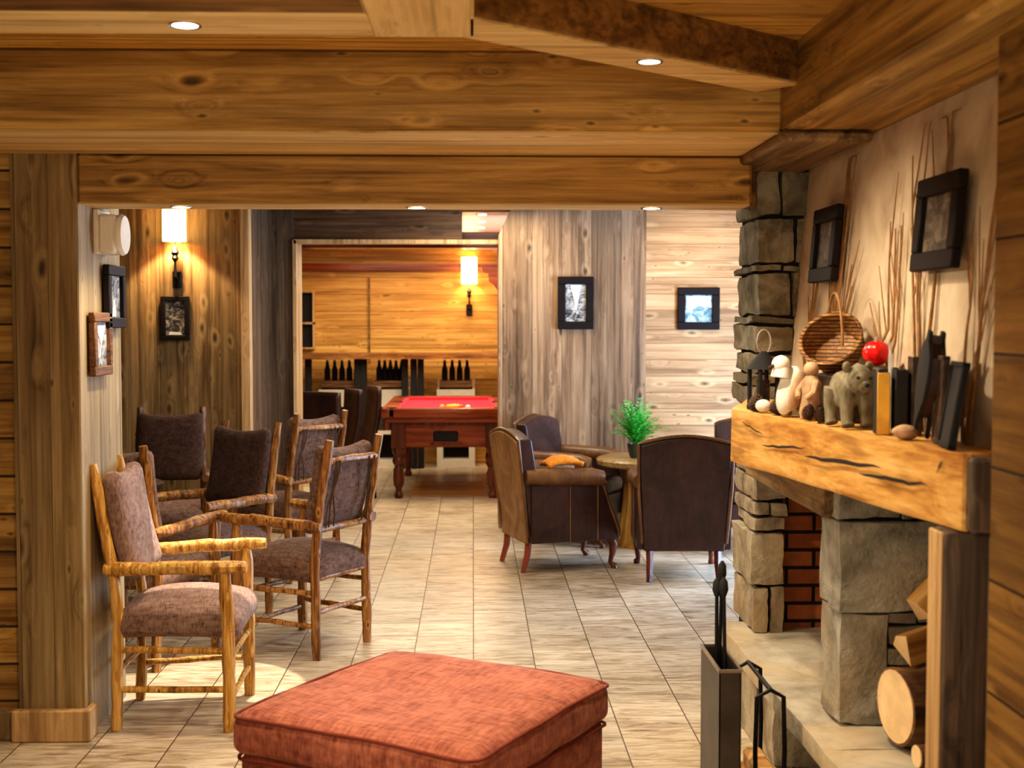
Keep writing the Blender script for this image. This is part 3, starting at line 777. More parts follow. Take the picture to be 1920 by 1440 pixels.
# fern
f = thing('potted_fern', 'bright green feathery fern standing on the trunk table', 'plant', (1.22, 9.76, .664)); f.scale = (.72, .72, .9)
m = MB(); m.lathe([(.05, 0), (.065, .02), (.085, .10), (.088, .12), (.075, .12), (.07, .10), (0, .10)], 20); m.build('pot', 'pot', f)
m = MB(); rr = random.Random(3)
for k in range(64):
    az = rr.uniform(0, 2*math.pi); L = rr.uniform(.20, .42); el = R(rr.uniform(35, 88)); drop = rr.uniform(.25, .9)
    P = []
    for i in range(13):
        s_ = i/12*L; e2 = el-drop*(i/12)**1.4*1.2
        if i == 0: p = Vector((0, 0, .11)); P.append(p)
        else: P.append(P[-1]+Vector((math.cos(az)*math.cos(e2), math.sin(az)*math.cos(e2), math.sin(e2)))*L/12)
    m.tube(P, [.003*(1-.07*i) for i in range(13)], 4)
    for i in range(2, 13):
        dr = (P[i]-P[i-1]).normalized(); sd = dr.cross(Vector((0, 0, 1)))
        if sd.length < .1: sd = Vector((1, 0, 0))
        sd.normalize(); ln = .05*math.sin(math.pi*(i+1)/15)+.008
        for q in (-1, 1):
            tip = P[i]+sd*q*ln+dr*ln*.5+Vector((0, 0, -.006+rr.uniform(-.012, .012)))
            m.quad(P[i]-dr*.004, P[i].lerp(tip, .5)-dr*.009, tip, P[i].lerp(tip, .5)+dr*.009)
o = m.build('fronds', 'fern', f, smooth=False)

# ------------------------------------------------------------------ pool table
pt = thing('pool_table', 'red cloth pool table on turned mahogany legs with a black coin slot', 'pool table', (-.262, 13.34, 0))
HW, HL = .54, .98
m = MB()
for s_ in (-1, 1):
    m.box(s_*HW-.065, s_*HW+.065, -HL-.065, HL+.065, .78, .868, bev=.014, seg=2); m.box(-HW, HW, s_*HL-.065, s_*HL+.065, .78, .868, bev=.014, seg=2)
m.box(-HW-.03, HW+.03, -HL-.03, HL+.03, .73, .785, bev=.008)
m.build('rail', 'mahogany_x', pt)
m = MB(); m.box(-HW+.04, HW-.04, -HL+.04, HL-.04, .80, .832); 
for s_ in (-1, 1):
    m.box(s_*(HW-.085)-.025, s_*(HW-.085)+.025, -HL+.1, HL-.1, .82, .858, bev=.006); m.box(-HW+.1, HW-.1, s_*(HL-.085)-.025, s_*(HL-.085)+.025, .82, .858, bev=.006)
m.build('playing_cloth', 'cloth', pt)
m = MB(); m.box(-HW+.06, HW-.06, -HL+.05, HL-.05, .49, .735, bev=.006); m.build('cabinet', 'mahogany_x', pt)
m = MB(); m.box(-.12, .12, -HL+.038, -HL+.07, .545, .645, bev=.022, seg=3); m.build('coin_slot', 'blackmat', pt)
m = MB(); m.box(-.15, .15, -HL+.042, -HL+.06, .515, .535); m.box(-HW+.05, HW-.05, -HL+.035, -HL+.06, .70, .735, bev=.005); m.build('trim_strip', 'mahogany', pt)
for sx in (-1, 1):
    for sy in (-1, 1):
        m = MB(); m.lathe([(.035, 0), (.045, .03), (.032, .06), (.028, .09), (.05, .13), (.055, .2), (.05, .27), (.038, .31), (.058, .34), (.06, .37), (.042, .40), (.062, .44), (.065, .49), (.0, .49)], 18, T(sx*(HW-.09), sy*(HL-.09), 0))
        m.box(sx*(HW-.09)-.07, sx*(HW-.09)+.07, sy*(HL-.09)-.07, sy*(HL-.09)+.07, .48, .735, bev=.008)
        m.build('leg', 'mahogany', pt)
for (x, y) in ((-1, -1), (1, -1), (-1, 0), (1, 0), (-1, 1), (1, 1)):
    m = MB(); m.lathe([(.055, .78), (.055, .872), (.042, .872), (.042, .82), (0, .82)], 16, T(x*(HW-.03), y*(HL-.03), 0)); m.build('pocket', 'blackmat', pt)
BR = .026
bm_ball = None
spots = [(-.02, 12.62, 'yellow', 'yellow pool ball in the cluster on the red cloth'), (.04, 12.62, 'yellow', 'yellow pool ball in the cluster on the red cloth'),
         (.10, 12.62, 'orange', 'orange pool ball at one end of the front row on the red cloth'), (.01, 12.67, 'yellow', 'yellow pool ball in the cluster on the red cloth'),
         (.07, 12.67, 'yellow', 'yellow pool ball in the cluster on the red cloth'), (.04, 12.72, 'yellow', 'yellow pool ball in the cluster on the red cloth'),
         (-.08, 12.62, 'yellow', 'yellow pool ball in the cluster on the red cloth'), (.17, 12.56, 'plastic', 'white cue ball resting near the end cushion of the pool table')]
for x, y, mt, lb in spots:
    m = MB(); m.ball((0, 0, BR), BR); o = m.build('pool_ball', mt, None, loc=(x-.22, y+.02, .8325)); tag(o, lb, 'ball', 'pool balls on the red table')
m = MB(); m.box(-.36, .36, -.52, .52, 0, .008, bev=.003); o = m.build('floor_reflection', 'splitwood', None, loc=(-.26, 13.12, .001)); tag(o, 'brown patch for the cabinet reflection in the floor under the pool table', 'mat')  # brown slab painting the cabinet's reflection in the glossy floor

# high bar shelf behind the pool table
t = thing('bar_shelf', 'long wavy-edged wooden bar shelf on dark posts behind the pool table', 'shelf', (-.9, 15.0, 0))
m = MB(); N = 40
top = []
for i in range(N+1):
    x = -1.7+3.2*i/N; top.append((x, -.24-.03*mnoise.noise(Vector((x*2.2, 0, 0)))-.02*math.sin(x*5)))
m.prism(top+[(1.5, .22), (-1.7, .22)], 1.26, 1.325, bev=.01); m.build('bar_top', 'bar', t)
for x in (-1.12, -.98, -.42, -.35, .12, .22, .30):
    m = MB(); m.box(x-.035, x+.035, -.08, .02, 0, 1.262, bev=.006); m.build('post', 'blackmat', t)
def cabinet(cx, w, label):
    t = thing('display_cabinet', label, 'cabinet', (cx, 15.26, 0), 0, 'white cabinets under the bar shelf')
    h = w/2
    m = MB()
    m.box(-h, h, -.18, .2, 0, .08); m.box(-h, h, -.18, .2, .86, .90); m.box(-h, h, .17, .2, .08, 1.0)
    m.box(-h, -h+.07, -.18, .2, .08, .86); m.box(h-.07, h, -.18, .2, .08, .86); m.box(-h+.07, h-.07, -.18, .2, .70, .86); m.box(-h+.07, h-.07, -.17, .2, .38, .42)
    m.build('carcass', 'white', t)
    m = MB(); m.box(-h+.07, h-.07, .14, .165, .08, .70); m.build('back_panel', 'warm_black', t)
    return t
CABS = [(-1.52, .52, 'white cabinet beneath a wicker tray, half hidden behind dark chairs'), (-.96, .44, 'white cabinet beneath a wicker tray, beside the pool table corner'), (-.20, .44, 'white cabinet beneath a wicker tray, straight behind the red cloth')]
for cx, w, lb in CABS: cabinet(cx, w, lb)
ords = ['first', 'second', 'third']
for ci, (cx, w, lb) in enumerate(CABS):
    tr = thing('wicker_tray', ['wicker tray on the cabinet behind the dark chairs', 'wicker tray on the cabinet by the pool table corner', 'wicker tray on the cabinet straight behind the red cloth'][ci], 'tray', (cx, 15.20, .902), 0, 'wicker trays under the bar shelf')
    m = MB(); h = w/2-.03
    m.box(-h, h, -.11, .11, .0, .02); m.box(-h, h, -.11, -.095, .0, .10); m.box(-h, h, .095, .11, .0, .10); m.box(-h, -h+.015, -.1, .1, .0, .10); m.box(h-.015, h, -.1, .1, .0, .10)
    m.build('tray_body', 'wicker', tr)
    n_ = 5 if ci < 2 else 4
    for k in range(n_):
        x = cx-h+.06+(2*h-.12)*k/(n_-1)
        b_ = thing('bottle', 'dark bottle standing in the wicker tray %s' % ['behind the dark chairs', 'by the pool table corner', 'straight behind the red cloth'][ci], 'bottle', (x, 15.20, .923), 0, 'dark bottles in the %s wicker tray' % ords[ci])
        m = MB(); m.lathe([(.033, 0), (.034, .02), (.034, .20), (.018, .25), (.016, .30), (0, .30)], 14); m.build('body', 'blackmat', b_)
        m = MB(); m.lathe([(.016, .285), (.016, .315), (0, .315)], 12); m.build('cap', 'bright_edge', b_)
    if ci < 2:
        for k in range(4):
            x = cx-h+.08+(2*h-.16)*k/3
            m = MB(); vs = m.box(-.035, .035, -.10, .10, 0, .24+.02*math.sin(k*2), bev=.006); o = m.build('book', ['darkwood', 'mahogany', 'blackmat', 'frame_brown'][k], None, loc=(x, 15.24, .421))
            tag(o, ['dark brown', 'deep red', 'black', 'mid brown'][k]+' book upright inside the cabinet %s' % ['behind the dark chairs', 'by the pool table corner'][ci], 'book', 'books inside the white cabinets')
# black cubby on the far wall
t = thing('wall_cubby', 'black two-shelf wall cubby beside the opening in the pool room', 'shelf', (-1.98, 15.44, 1.38))
m = MB(); m.box(-.10, .10, .02, .05, 0, .64); m.build('back', 'blackmat', t)
m = MB()
for a in ((-.12, .12, -.05, .05, -.02, .0), (-.12, .12, -.05, .05, .27, .295), (-.12, .12, -.05, .05, .64, .66), (.10, .12, -.05, .05, 0, .64), (-.12, -.10, -.05, .05, 0, .64)): m.box(*a)
m.build('frame', 'trimwood', t)

# dark side chairs by the pool room entrance
def dark_chair(loc, rz, label):
    t = thing('side_chair', label, 'chair', loc, rz, 'dark side chairs by the pool room')
    m = MB(); m.pad(.44, .44, .09, .7, .015, 8, T(0, 0, .44)); m.build('seat', 'leather', t)
    m = MB(); N = 10
    def bk(u, v):
        z = .46+.60*v; x = -.20-.10*v-.05*math.sin(v*math.pi)*.6; y = (u-.5)*.44*(1-.12*v)
        return Vector((x-.02*(1-(2*u-1)**2), y, z))
    m.grid(bk, N, 10); o = m.build('backrest', 'leather', t); q = o.modifiers.new('thick', 'SOLIDIFY'); q.thickness = .045
    for s_ in (-1, 1):
        m = MB(); m.tube([(.19, .19*s_, 0), (.19, .19*s_, .40)], .018, 6); m.build('leg', 'blackmat', t)
        m = MB(); m.tube([(-.23, .19*s_, 0), (-.19, .19*s_, .40)], .018, 6); m.build('leg', 'blackmat', t)
        m = MB(); m.tube([(-.21, .19*s_, .2), (.19, .19*s_, .2)], .010, 6); m.build('stretcher', 'trimwood', t)
    return t
dark_chair((-1.47, 11.40, 0), 246, 'dark leather side chair tight against the left jamb of the pool room opening')
dark_chair((-1.36, 11.98, 0), 205, 'dark leather side chair in the middle of the three by the pool room opening')
dark_chair((-1.22, 12.55, 0), 200, 'dark leather side chair last of the three, towards the pool table')

# ------------------------------------------------------------------ pictures
def picture(label, loc, w, h, rot, border, fm, pm, sky=None, depth=.028, mat_w=0., spec=None):
    t = thing('picture_frame', label, 'picture', loc, rot=rot)
    m = MB(); a, b_ = w/2, h/2
    for (x0, x1, z0, z1) in ((-a, a, b_-border, b_), (-a, a, -b_, -b_+border), (-a, -a+border, -b_+border, b_-border), (a-border, a, -b_+border, b_-border)):
        m.box(x0, x1, -depth, 0, z0, z1, bev=.004)
    m.build('frame', fm, t)
    m = MB(); m.box(-a+border, a-border, -.012, -.002, -b_+border, b_-border); m.build('photo', pm, t)
    if sky:
        m = MB(); iw, ih = w/2-border-.004, h/2-border-.004
        m.bm.faces.new([m.bm.verts.new((x*iw, -.0135, z*ih)) for x, z in sky]); m.build('bright_area', spec or 'sky_white', t, smooth=False)
    return t
V = [(-.55, 1), (.6, 1), (.3, .2), (.1, -.45), (-.12, .1)]
picture('dark picture below the white emergency light, high on the pale pier side', (-1.565, 5.72, 1.80), .27, .27, (0, 0, R(90)), .045, 'frame', 'photo_bw', [(-.5, -1), (.3, -1), (.1, -.2), (-.2, -.1)])
picture('brown framed snow scene low on the pale pier side', (-1.565, 5.50, 1.60), .26, .262, (0, 0, R(90)), .04, 'frame_brown', 'photo_bw', [(-.8, .9), (.85, .9), (.1, -.1)])
picture('small dark picture under the glowing wall sconce', (-2.142, 9.495, 1.712), .205, .315, (0, 0, 0), .035, 'frame', 'photo_bw2', [(-.8, -1), (.8, -1), (.6, -.85), (-.6, -.8)])
picture('black framed street photograph on the grey column', (.83, 10.595, 1.838), .29, .425, (0, 0, 0), .062, 'frame', 'photo_bw', V)
picture('black framed bluish landscape photograph on the light board wall', (1.875, 10.845, 1.795), .35, .35, (0, 0, 0), .062, 'frame', 'photo_blue', [(-.95, .95), (.95, .95), (.9, .3), (.4, .1), (.1, .2), (-.3, .05), (-.6, -.1), (-.95, 0)], spec='sky_pale')
tilt = math.atan(.085)
for lb, y, z, w_, h_ in (('dark picture on the plaster above the wicker basket', 4.965, 1.985, .33, .285), ('larger dark picture on the plaster above the black slates', 3.755, 1.98, .345, .275)):
    picture(lb, (wallx(z)-.030, y, z), w_, h_, (0, tilt, 0), .055, 'frame', 'photo_brown')
for o in list(C.objects):
    if o.get('label', '').find('on the plaster') >= 0:
        o.rotation_euler = (Matrix.Rotation(tilt, 3, 'Y') @ Matrix.Rotation(R(-90), 3, 'Z')).to_euler()

# ------------------------------------------------------------------ lamps
def sconce(label, loc, sc):
    t = thing('wall_sconce', label, 'wall lamp', loc); t.scale = (sc,)*3
    m = MB(); m.box(-.032, .032, -.03, 0, -.06, .06, bev=.006); m.build('bracket', 'black', t)
    m = MB(); m.tube([(0, -.03, 0), (0, -.075, .02), (0, -.075, .13), (0, -.075, .27)], [.012, .012, .007, .006], 8)
    m.lathe([(.006, .12), (.026, .15), (.018, .17), (.03, .19), (.006, .24)], 10, T(0, -.075, 0)); m.build('stem', 'black', t)
    m = MB(); m.lathe([(.083, .27), (.083, .55)], 24, T(0, -.09, 0), cap=False); o = m.build('lamp_shade', 'shade', t)
    return t
def lamp(name, typ, loc, energy, col, size=.1, rot=None, spot=None, blend=.4, size_y=None, shape=None):
    l = bpy.data.lights.new(name, typ); l.energy = energy; l.color = col
    if typ in ('POINT', 'SPOT'): l.shadow_soft_size = size
    if typ == 'SPOT': l.spot_size = R(spot or 90); l.spot_blend = blend
    if typ == 'AREA':
        l.size = size
        if size_y: l.shape = 'RECTANGLE'; l.size_y = size_y
    o = bpy.data.objects.new(name, l); C.objects.link(o); o.location = loc
    if rot: o.rotation_euler = rot
    return o
def aim(o, tgt):
    o.rotation_euler = (Vector(tgt)-o.location).to_track_quat('-Z', 'Y').to_euler(); return o
WARM = (1, .70, .38); WARM2 = (1, .84, .62); COOL = (.50, .68, 1)
sconce('glowing wall sconce on the brown board wall above a small dark picture', (-2.125, 9.50, 1.99), 1.0)
lamp('sconce_light', 'POINT', (-2.125, 9.38, 2.42), 16, WARM, .06)
lamp('sconce_light_low', 'SPOT', (-2.125, 9.36, 2.28), 34, WARM, .03, (R(8), 0, 0), 105, .25)
sconce('glowing wall sconce on the amber wall behind the pool table', (-.044, 15.5, 1.82), 1.12)
lamp('sconce_light_pool', 'POINT', (-.044, 15.32, 2.25), 26, WARM, .06)

def downlight(label, loc, sx=.045, glow='glow_white', grp=None, n=18):
    t = thing('recessed_downlight', label, 'downlight', loc, 0, grp)
    m = MB(); m.lathe([(sx*1.25, -.004), (sx*1.25, .0), (sx, .0), (sx, -.003)], n, cap=False); m.build('trim_ring', 'bright_edge', t)
    m = MB(); m.lathe([(sx, -.002), (0, -.002)], n, cap=False); m.build('lamp_face', glow, t)
    return t
downlight('downlight set in the lit underside of the upper cross beam', (-.777, 3.60, 2.497), .035)
downlight('downlight set in the underside of the dark diagonal beam', (.545, 4.06, 2.497), .033)
for x, lb in ((-1.19, 'lintel downlight above the wall sconce, near the pier'), (-.23, 'lintel downlight in the middle of the opening'), (.737, 'lintel downlight close to the stone pillar')):
    downlight(lb, (x, 5.40, 2.161), .036, grp='downlights under the lintel')
    lamp('lintel_spot', 'SPOT', (x, 5.40, 2.15), 40, WARM2, .03, (0, 0, 0), 120, .6)
for k in range(5):
    downlight(['nearest', 'second', 'third', 'fourth', 'farthest'][k]+' downlight in the row on the pink ceiling strip', (.08, 11.35+k*.8, 2.608), .04, grp='downlights in a row on the far ceiling')
lamp('beam_spot_a', 'SPOT', (-.777, 3.60, 2.48), 90, WARM2, .03, (0, 0, 0), 130, .7)
lamp('beam_spot_b', 'SPOT', (.545, 4.06, 2.48), 80, WARM2, .03, (0, 0, 0), 130, .7)

# emergency light
t = thing('emergency_light', 'white round-faced emergency light at the top of the pale pier side', 'light fitting', (-1.572, 5.58, 2.06))
m = MB(); m.box(0, .02, -.10, .09, -.085, .10, bev=.004); m.box(.015, .085, -.085, .075, -.085, .08, bev=.012); m.build('housing', 'plastic', t)
m = MB(); m.lathe([(.085, 0), (.088, .015), (.08, .028), (.0, .032)], 24, T(.08, 0, -.002) @ RY(90)); m.build('lens', 'plastic', t)

# ------------------------------------------------------------------ mantel ornaments
MZ = 1.3700
def mpos(t_, off): # t along the mantel front from far end to near end, off = metres back from the front edge
    return Vector((.966+(1.219-.966)*t_+off, 4.85-1.65*t_, MZ))
def cone(loc, s_, label, rz=0, tip=20):
    o = MB(); rr = random.Random(int(s_*1e4)+int(rz))
    for j in range(9):
        v = j/8; r = .5*math.sin(math.pi*(.18+.78*v))**.8
        n_ = 10
        for k in range(n_):
            a = 2*math.pi*(k+.5*(j % 2))/n_
            c_ = Vector((r*math.cos(a), r*math.sin(a), .1+v*1.15)); o_ = Vector((math.cos(a), math.sin(a), .25))
            tn = Vector((-math.sin(a), math.cos(a), 0))
            p = [c_*.6+Vector((0, 0, .1+v*.45)), c_+tn*.14, c_+o_*.13, c_-tn*.14]
            o.quad(*[q*s_ for q in p])
    o.ball((0, 0, .65*s_), .42*s_, (1, 1, 1.4), 10, 8)
    ob = o.build('pinecone', 'pinecone', None, smooth=False, loc=loc); ob.rotation_euler = (R(tip), 0, R(rz))
    return tag(ob, label, 'pinecone', 'pinecones on the mantel')
P = mpos(.046, .09)
t = thing('lantern', 'small black lantern with a wire loop at the far end of the mantel', 'lantern', P, 20)
m = MB(); m.box(-.045, .045, -.045, .045, 0, .02, bev=.004); m.lathe([(.065, .15), (.05, .17), (.025, .20), (.012, .215), (0, .215)], 12)
for sx in (-1, 1):
    for sy in (-1, 1): m.box(sx*.036-.006, sx*.036+.006, sy*.036-.006, sy*.036+.006, .02, .15)
m.build('cage', 'blackmat', t)
m = MB(); m.lathe([(.024, .02), (.024, .11), (0, .11)], 12); m.build('candle', 'darkwood', t)
m = MB(); m.tube([(.03*math.cos(a), 0, .25+.045*math.sin(a)) for a in [2*math.pi*i/16 for i in range(17)]], .003, 6); m.build('handle', 'feather_grey', t)
for k, (tt, of, s_, rz, lb) in enumerate(((.096, .03, .05, 10, 'dark pinecone at the very far end of the mantel'), (.2, .035, .05, 50, 'dark pinecone in front of the little black lantern'), (.36, .04, .042, 130, 'pinecone at the foot of the pink-brown figure'), (.43, .045, .045, 200, 'pinecone between the pink-brown figure and the grey furry animal'), (.345, .13, .042, 260, 'pinecone behind the pink-brown figure'))):
    p = mpos(tt, of); cone(p, s_, lb, rz)
m = MB(); m.ball((0, 0, .024), .026, (1.1, 1, .9), amp=.01); o = m.build('pebble', 'feather', None, loc=mpos(.14, .03)); tag(o, 'small white pebble by the black lantern', 'stone')
m = MB(); m.ball((0, 0, .032), .033); o = m.build('orange_pomander', 'orange', None, loc=mpos(.168, .10)+Vector((0, 0, .034))); tag(o, 'small orange ball behind the white bird ornament', 'ball')
m = MB(); m.block(-.04, .04, -.04, .04, 0, .036, .004, 3., 3); o = m.build('stone_block', 'stone_dark', None, loc=mpos(.168, .10)); tag(o, 'small dark stone under the orange ball', 'stone')
# white and tan bird
P = mpos(.255, .05)
t = thing('bird_ornament', 'white and tan bird ornament leaning on the mantel', 'ornament', P+Vector((0, 0, .004)), 200)
m = MB(); m.ball((0, 0, .085), .05, (.85, .8, 1.75), mat=RY(-18)); m.ball((.035, 0, .175), .033, (1, .9, .95)); m.tube([(.035, 0, .13), (.03, 0, .165)], [.035, .03], 12); m.build('body', 'feather', t)
m = MB()
for s_ in (-1, 1): m.ball((-.008, s_*.034, .085), .04, (.7, .3, 1.8), mat=RY(-20))
m.tube([(-.03, 0, .05), (-.055, 0, .02), (-.07, 0, .0)], [.025, .018, .008], 8); m.build('wing', 'feather_tan', t)
m = MB(); m.tube([(.06, 0, .172), (.085, 0, .165)], [.009, .002], 8); m.build('beak', 'pinecone', t)
m = MB()
for s_ in (-1, 1): m.tube([(.005, s_*.018, .02), (.012, s_*.018, .0)], .006, 6)
m.build('feet', 'pinecone', t)
# small pinkish figure beside it
P = mpos(.312, .085)
t = thing('carved_figure', 'pink-brown carved figure between the bird and the wicker basket', 'ornament', P, 200)
m = MB(); m.lathe([(.035, 0), (.04, .02), (.03, .08), (.034, .12), (.018, .145), (.0, .15)], 14, wob=.2); m.ball((0, 0, .165), .026); m.build('body', 'feather_tan', t)
m = MB()
for s_ in (-1, 1): m.tube([(0, s_*.03, .125), (.02, s_*.045, .09), (.035, s_*.025, .07)], [.012, .011, .009], 8)
m.build('arm', 'feather_tan', t)
# dark box carrying the basket
PB = mpos(.33, .205)
o = MB(); o.box(-.058, .045, -.16, .24, 0, .145, bev=.006); o = o.build('wooden_box', 'darkwood', None, loc=PB); tag(o, 'dark wooden box on the mantel carrying the wicker basket', 'box')
# wicker basket lying tilted with hoop handle
t = thing('wicker_basket', 'tilted round wicker basket with a tall hoop handle on the dark box', 'basket', PB+Vector((-.02, .13, .152))); t.scale = (.9,)*3
BA = T(0, 0, .088) @ RZ(200) @ RY(68)
m = MB(); n_ = 28
prof = [(.0, -.075), (.06, -.073), (.095, -.05), (.112, -.01), (.118, .045), (.112, .05), (.104, -.005), (.085, -.045), (.05, -.06), (.0, -.062)]
vs = m.lathe(prof, n_, None, cap=False)
for v in vs: v.co += v.co.normalized()*.003*math.sin(v.co.z*400+math.atan2(v.co.y, v.co.x)*14)
bmesh.ops.transform(m.bm, matrix=T(0, 0, .10) @ Vector((0, 0, 1)).rotation_difference(Vector((-.45, -.62, .55)).normalized()).to_matrix().to_4x4(), verts=vs); m.build('bowl', 'wicker', t)
m = MB(); pts = [Vector((.116*math.cos(a), .0, .05+.20*math.sin(a))) for a in [math.pi*i/20 for i in range(21)]]
m.tube([Vector((.0+.06*0, q.x*.95, .10+q.z-.05)) for q in pts], .0055, 7, .2); m.build('hoop_handle', 'twig', t)
m = MB(); pts = [Vector((.116*math.cos(a), .116*math.sin(a), .048)) for a in [2*math.pi*i/28 for i in range(29)]]
vs = m.tube(pts, .008, 7, .25, cap=False); bmesh.ops.transform(m.bm, matrix=T(0, 0, .10) @ Vector((0, 0, 1)).rotation_difference(Vector((-.45, -.62, .55)).normalized()).to_matrix().to_4x4(), verts=vs); m.build('rim', 'wicker', t)
# grey furry animal standing on four short legs
P = mpos(.535, .058)
t = thing('furry_animal_ornament', 'grey-olive furry animal ornament at the front edge of the mantel', 'ornament', P+Vector((-.005, 0, .010)), -82)
m = MB()
m.ball((-.02, 0, .105), .062, (1.35, .72, .92), amp=.014, seed=2, fr=22)
m.ball((.065, 0, .140), .046, (.95, .85, 1), amp=.010, seed=5, fr=24)
m.ball((.095, 0, .122), .024, (1.1, .9, .8), 12, 8, amp=.004, seed=6, fr=30)
for (x, y) in ((.04, -.024), (.05, .026), (-.075, -.026), (-.07, .026)):
    m.tube([(x*.9, y, .11), (x, y*1.1, .06), (x+.004, y*1.15, .015), (x+.012, y*1.15, 0)], [.03, .022, .018, .02], 10, .15)
for s_ in (-1, 1): m.ball((.055, s_*.036, .178), .016, (.6, .9, 1.1), 10, 8)
m.build('body', 'fur', t)
m = MB()
for s_ in (-1, 1): m.ball((.101, s_*.020, .147), .006, u=8, v=6)
m.ball((.119, 0, .126), .008, u=8, v=6); m.build('face', 'blackmat', t)
# dark block the red ornament sits on, red ornament
P = mpos(.50, .175)
o = MB(); o.box(-.035, .035, -.075, .10, 0, .185, bev=.006); o = o.build('tall_box', 'darkwood', None, loc=P); tag(o, 'tall dark box on the mantel beneath the red ornament', 'box')
t = thing('red_ornament', 'glossy red ribbed ball ornament on the tall dark box', 'ornament', P+Vector((0, .045, .186)))
m = MB(); N = 28
def rb(u, v):
    a = u*2*math.pi; ph = v*math.pi; r = .042*(1+.06*math.cos(a*7))*math.sin(ph)
    return Vector((r*math.cos(a), r*math.sin(a), .04-.042*math.cos(ph)*.95))
m.grid(rb, N, 12, True); m.build('ball', 'red', t)
m = MB(); m.lathe([(.010, .078), (.010, .09), (0, .09)], 10); m.build('cap', 'bright_edge', t)
# yellow spined book, near it dark books
def book(tt, off, w_, d_, h_, mat, lb, spine=None, lean=0, rz=-8):
    t = thing('book', lb, 'book', mpos(tt, off), rot=(R(lean), 0, R(rz)), group='books standing on the mantel')
    m = MB(); m.box(.004, d_, -w_/2, -w_/2+.003, 0, h_); m.box(.004, d_, w_/2-.003, w_/2, 0, h_); m.build('cover', mat, t)
    m = MB(); m.box(0, .005, -w_/2, w_/2, 0, h_, bev=.0015); m.build('spine', spine or mat, t)
    m = MB(); m.box(.004, d_-.006, -w_/2+.003, w_/2-.003, .004, h_-.004); m.build('pages', 'white', t)
    return t
book(.687, .040, .036, .09, .178, 'blackmat', 'book with a bright yellow spine, upright on the mantel', 'yellow', rz=80)
book(.700, .082, .034, .09, .188, 'blackmat', 'black book right beside the yellow spine', rz=80)
book(.705, .122, .030, .08, .225, 'darkwood', 'tall dark brown book between the black book and the bellows', rz=80)
# feather
P = mpos(.625, .11)
t = thing('feather', 'grey-white feather stuck upright behind the yellow spined book', 'feather', P, 0)
m = MB(); m.tube([(0, 0, 0), (0, -.005, .15), (-.005, .015, .265)], [.002, .002, .0008], 5); m.build('quill', 'feather', t)
m = MB(); N = 10
m.grid(lambda u, v: Vector((-.003+.002*math.sin(u*9), (u-.5)*.045*math.sin(math.pi*(.08+.9*v))+(.02 if v > .9 else 0)*0+.012*(v-.3), .13+.135*v)), 6, N); m.build('vane', 'feather_grey', t)
# bellows
P = mpos(.775, .075)+Vector((0, 0, .006))
t = thing('bellows', 'black pointed fireplace bellows standing on the mantel against the plaster', 'bellows', P, rot=(R(10), R(6), R(-9)))
prof = [(-.012, .0), (.012, .0), (.014, .05), (.065, .11), (.082, .18), (.07, .24), (.02, .275), (.016, .30), (-.016, .30), (-.02, .275), (-.07, .24), (-.082, .18), (-.065, .11), (-.014, .05)]
m = MB(); m.prism(prof, -.022, -.012, mat=RZ(-90) @ RX(90), bev=.002); m.prism(prof, .012, .022, mat=RZ(-90) @ RX(90), bev=.002); m.build('board', 'blackmat', t)
m = MB(); m.prism([(x*.93, z*.93+.012) for x, z in prof[2:-6]+prof[-5:]], -.013, .013, mat=RZ(-90) @ RX(90)); m.build('leather_body', 'leather', t)
# slates
for tt, off, w_, h_, lean, mat, lb in ((.848, .085, .10, .235, 2, 'darkwood', 'dark brown board leaning between the bellows and the black slate'), (.918, .045, .14, .225, 9, 'slate', 'black slate leaning at the near end of the mantel')):
    t = thing('leaning_slate' if mat == 'slate' else 'leaning_board', lb, 'board', mpos(tt, off-.02), rot=(0, R(lean), R(-8)))
    m = MB(); m.box(-.006, .006, -w_/2, w_/2, 0, h_, bev=.003); m.build('panel', mat, t)
    m = MB()
    for q in ((-w_/2, -w_/2+.014, 0, h_), (w_/2-.014, w_/2, 0, h_), (-w_/2, w_/2, 0, .014), (-w_/2, w_/2, h_-.014, h_)): m.box(-.011, .009, q[0], q[1], q[2], q[3], bev=.002)
    m.build('border', 'blackmat' if mat == 'slate' else 'darkwood', t)
m = MB(); m.ball((0, 0, .02), .03, (1.2, 1, .7), amp=.012, fr=20); o = m.build('pebble', 'feather_tan', None, loc=mpos(.775, .028)); tag(o, 'small pinkish pebble at the front edge below the bellows', 'stone')

# dry branches standing on the mantel
def branch(base, stems, label, mat='twig', r=.0062):
    m = MB(); b0 = Vector(base)
    def grow(p, d, L, r, depth, rr):
        N = max(5, int(L/.06)); P_ = [p]; dd = d.normalized()
        for i in range(N):
            dd = (dd+mnoise.noise_vector(P_[-1]*7)*.10+Vector((0, 0, .02))).normalized()
            q = P_[-1]+dd*L/N
            lim = wallx(q.z)-.010
            if q.x > lim: q.x = lim
            if q.z > 1.62: q.x = max(q.x, lim-.012)
            if q.z > 2.305: q.z = 2.305
            P_.append(q)
        m.tube(P_, [r*(1-.65*i/N) for i in range(N+1)], 6)
        if depth:
            for k in range(rr.randint(2, 3)):
                i = rr.randint(int(N*.35), N-1)
                e = (dd+Vector((rr.uniform(-.25, .1), rr.uniform(-.6, .6), rr.uniform(.0, .5)))).normalized()
                grow(P_[i], e, L*rr.uniform(.25, .5), r*.6, depth-1, rr)
    for k, (off, d, L) in enumerate(stems):
        grow(b0+Vector(off), Vector(d), L, r, 1, random.Random(k*7+len(label)))
    o = m.build('dry_branch', mat); return tag(o, label, 'branch', 'dry branches on the mantel')
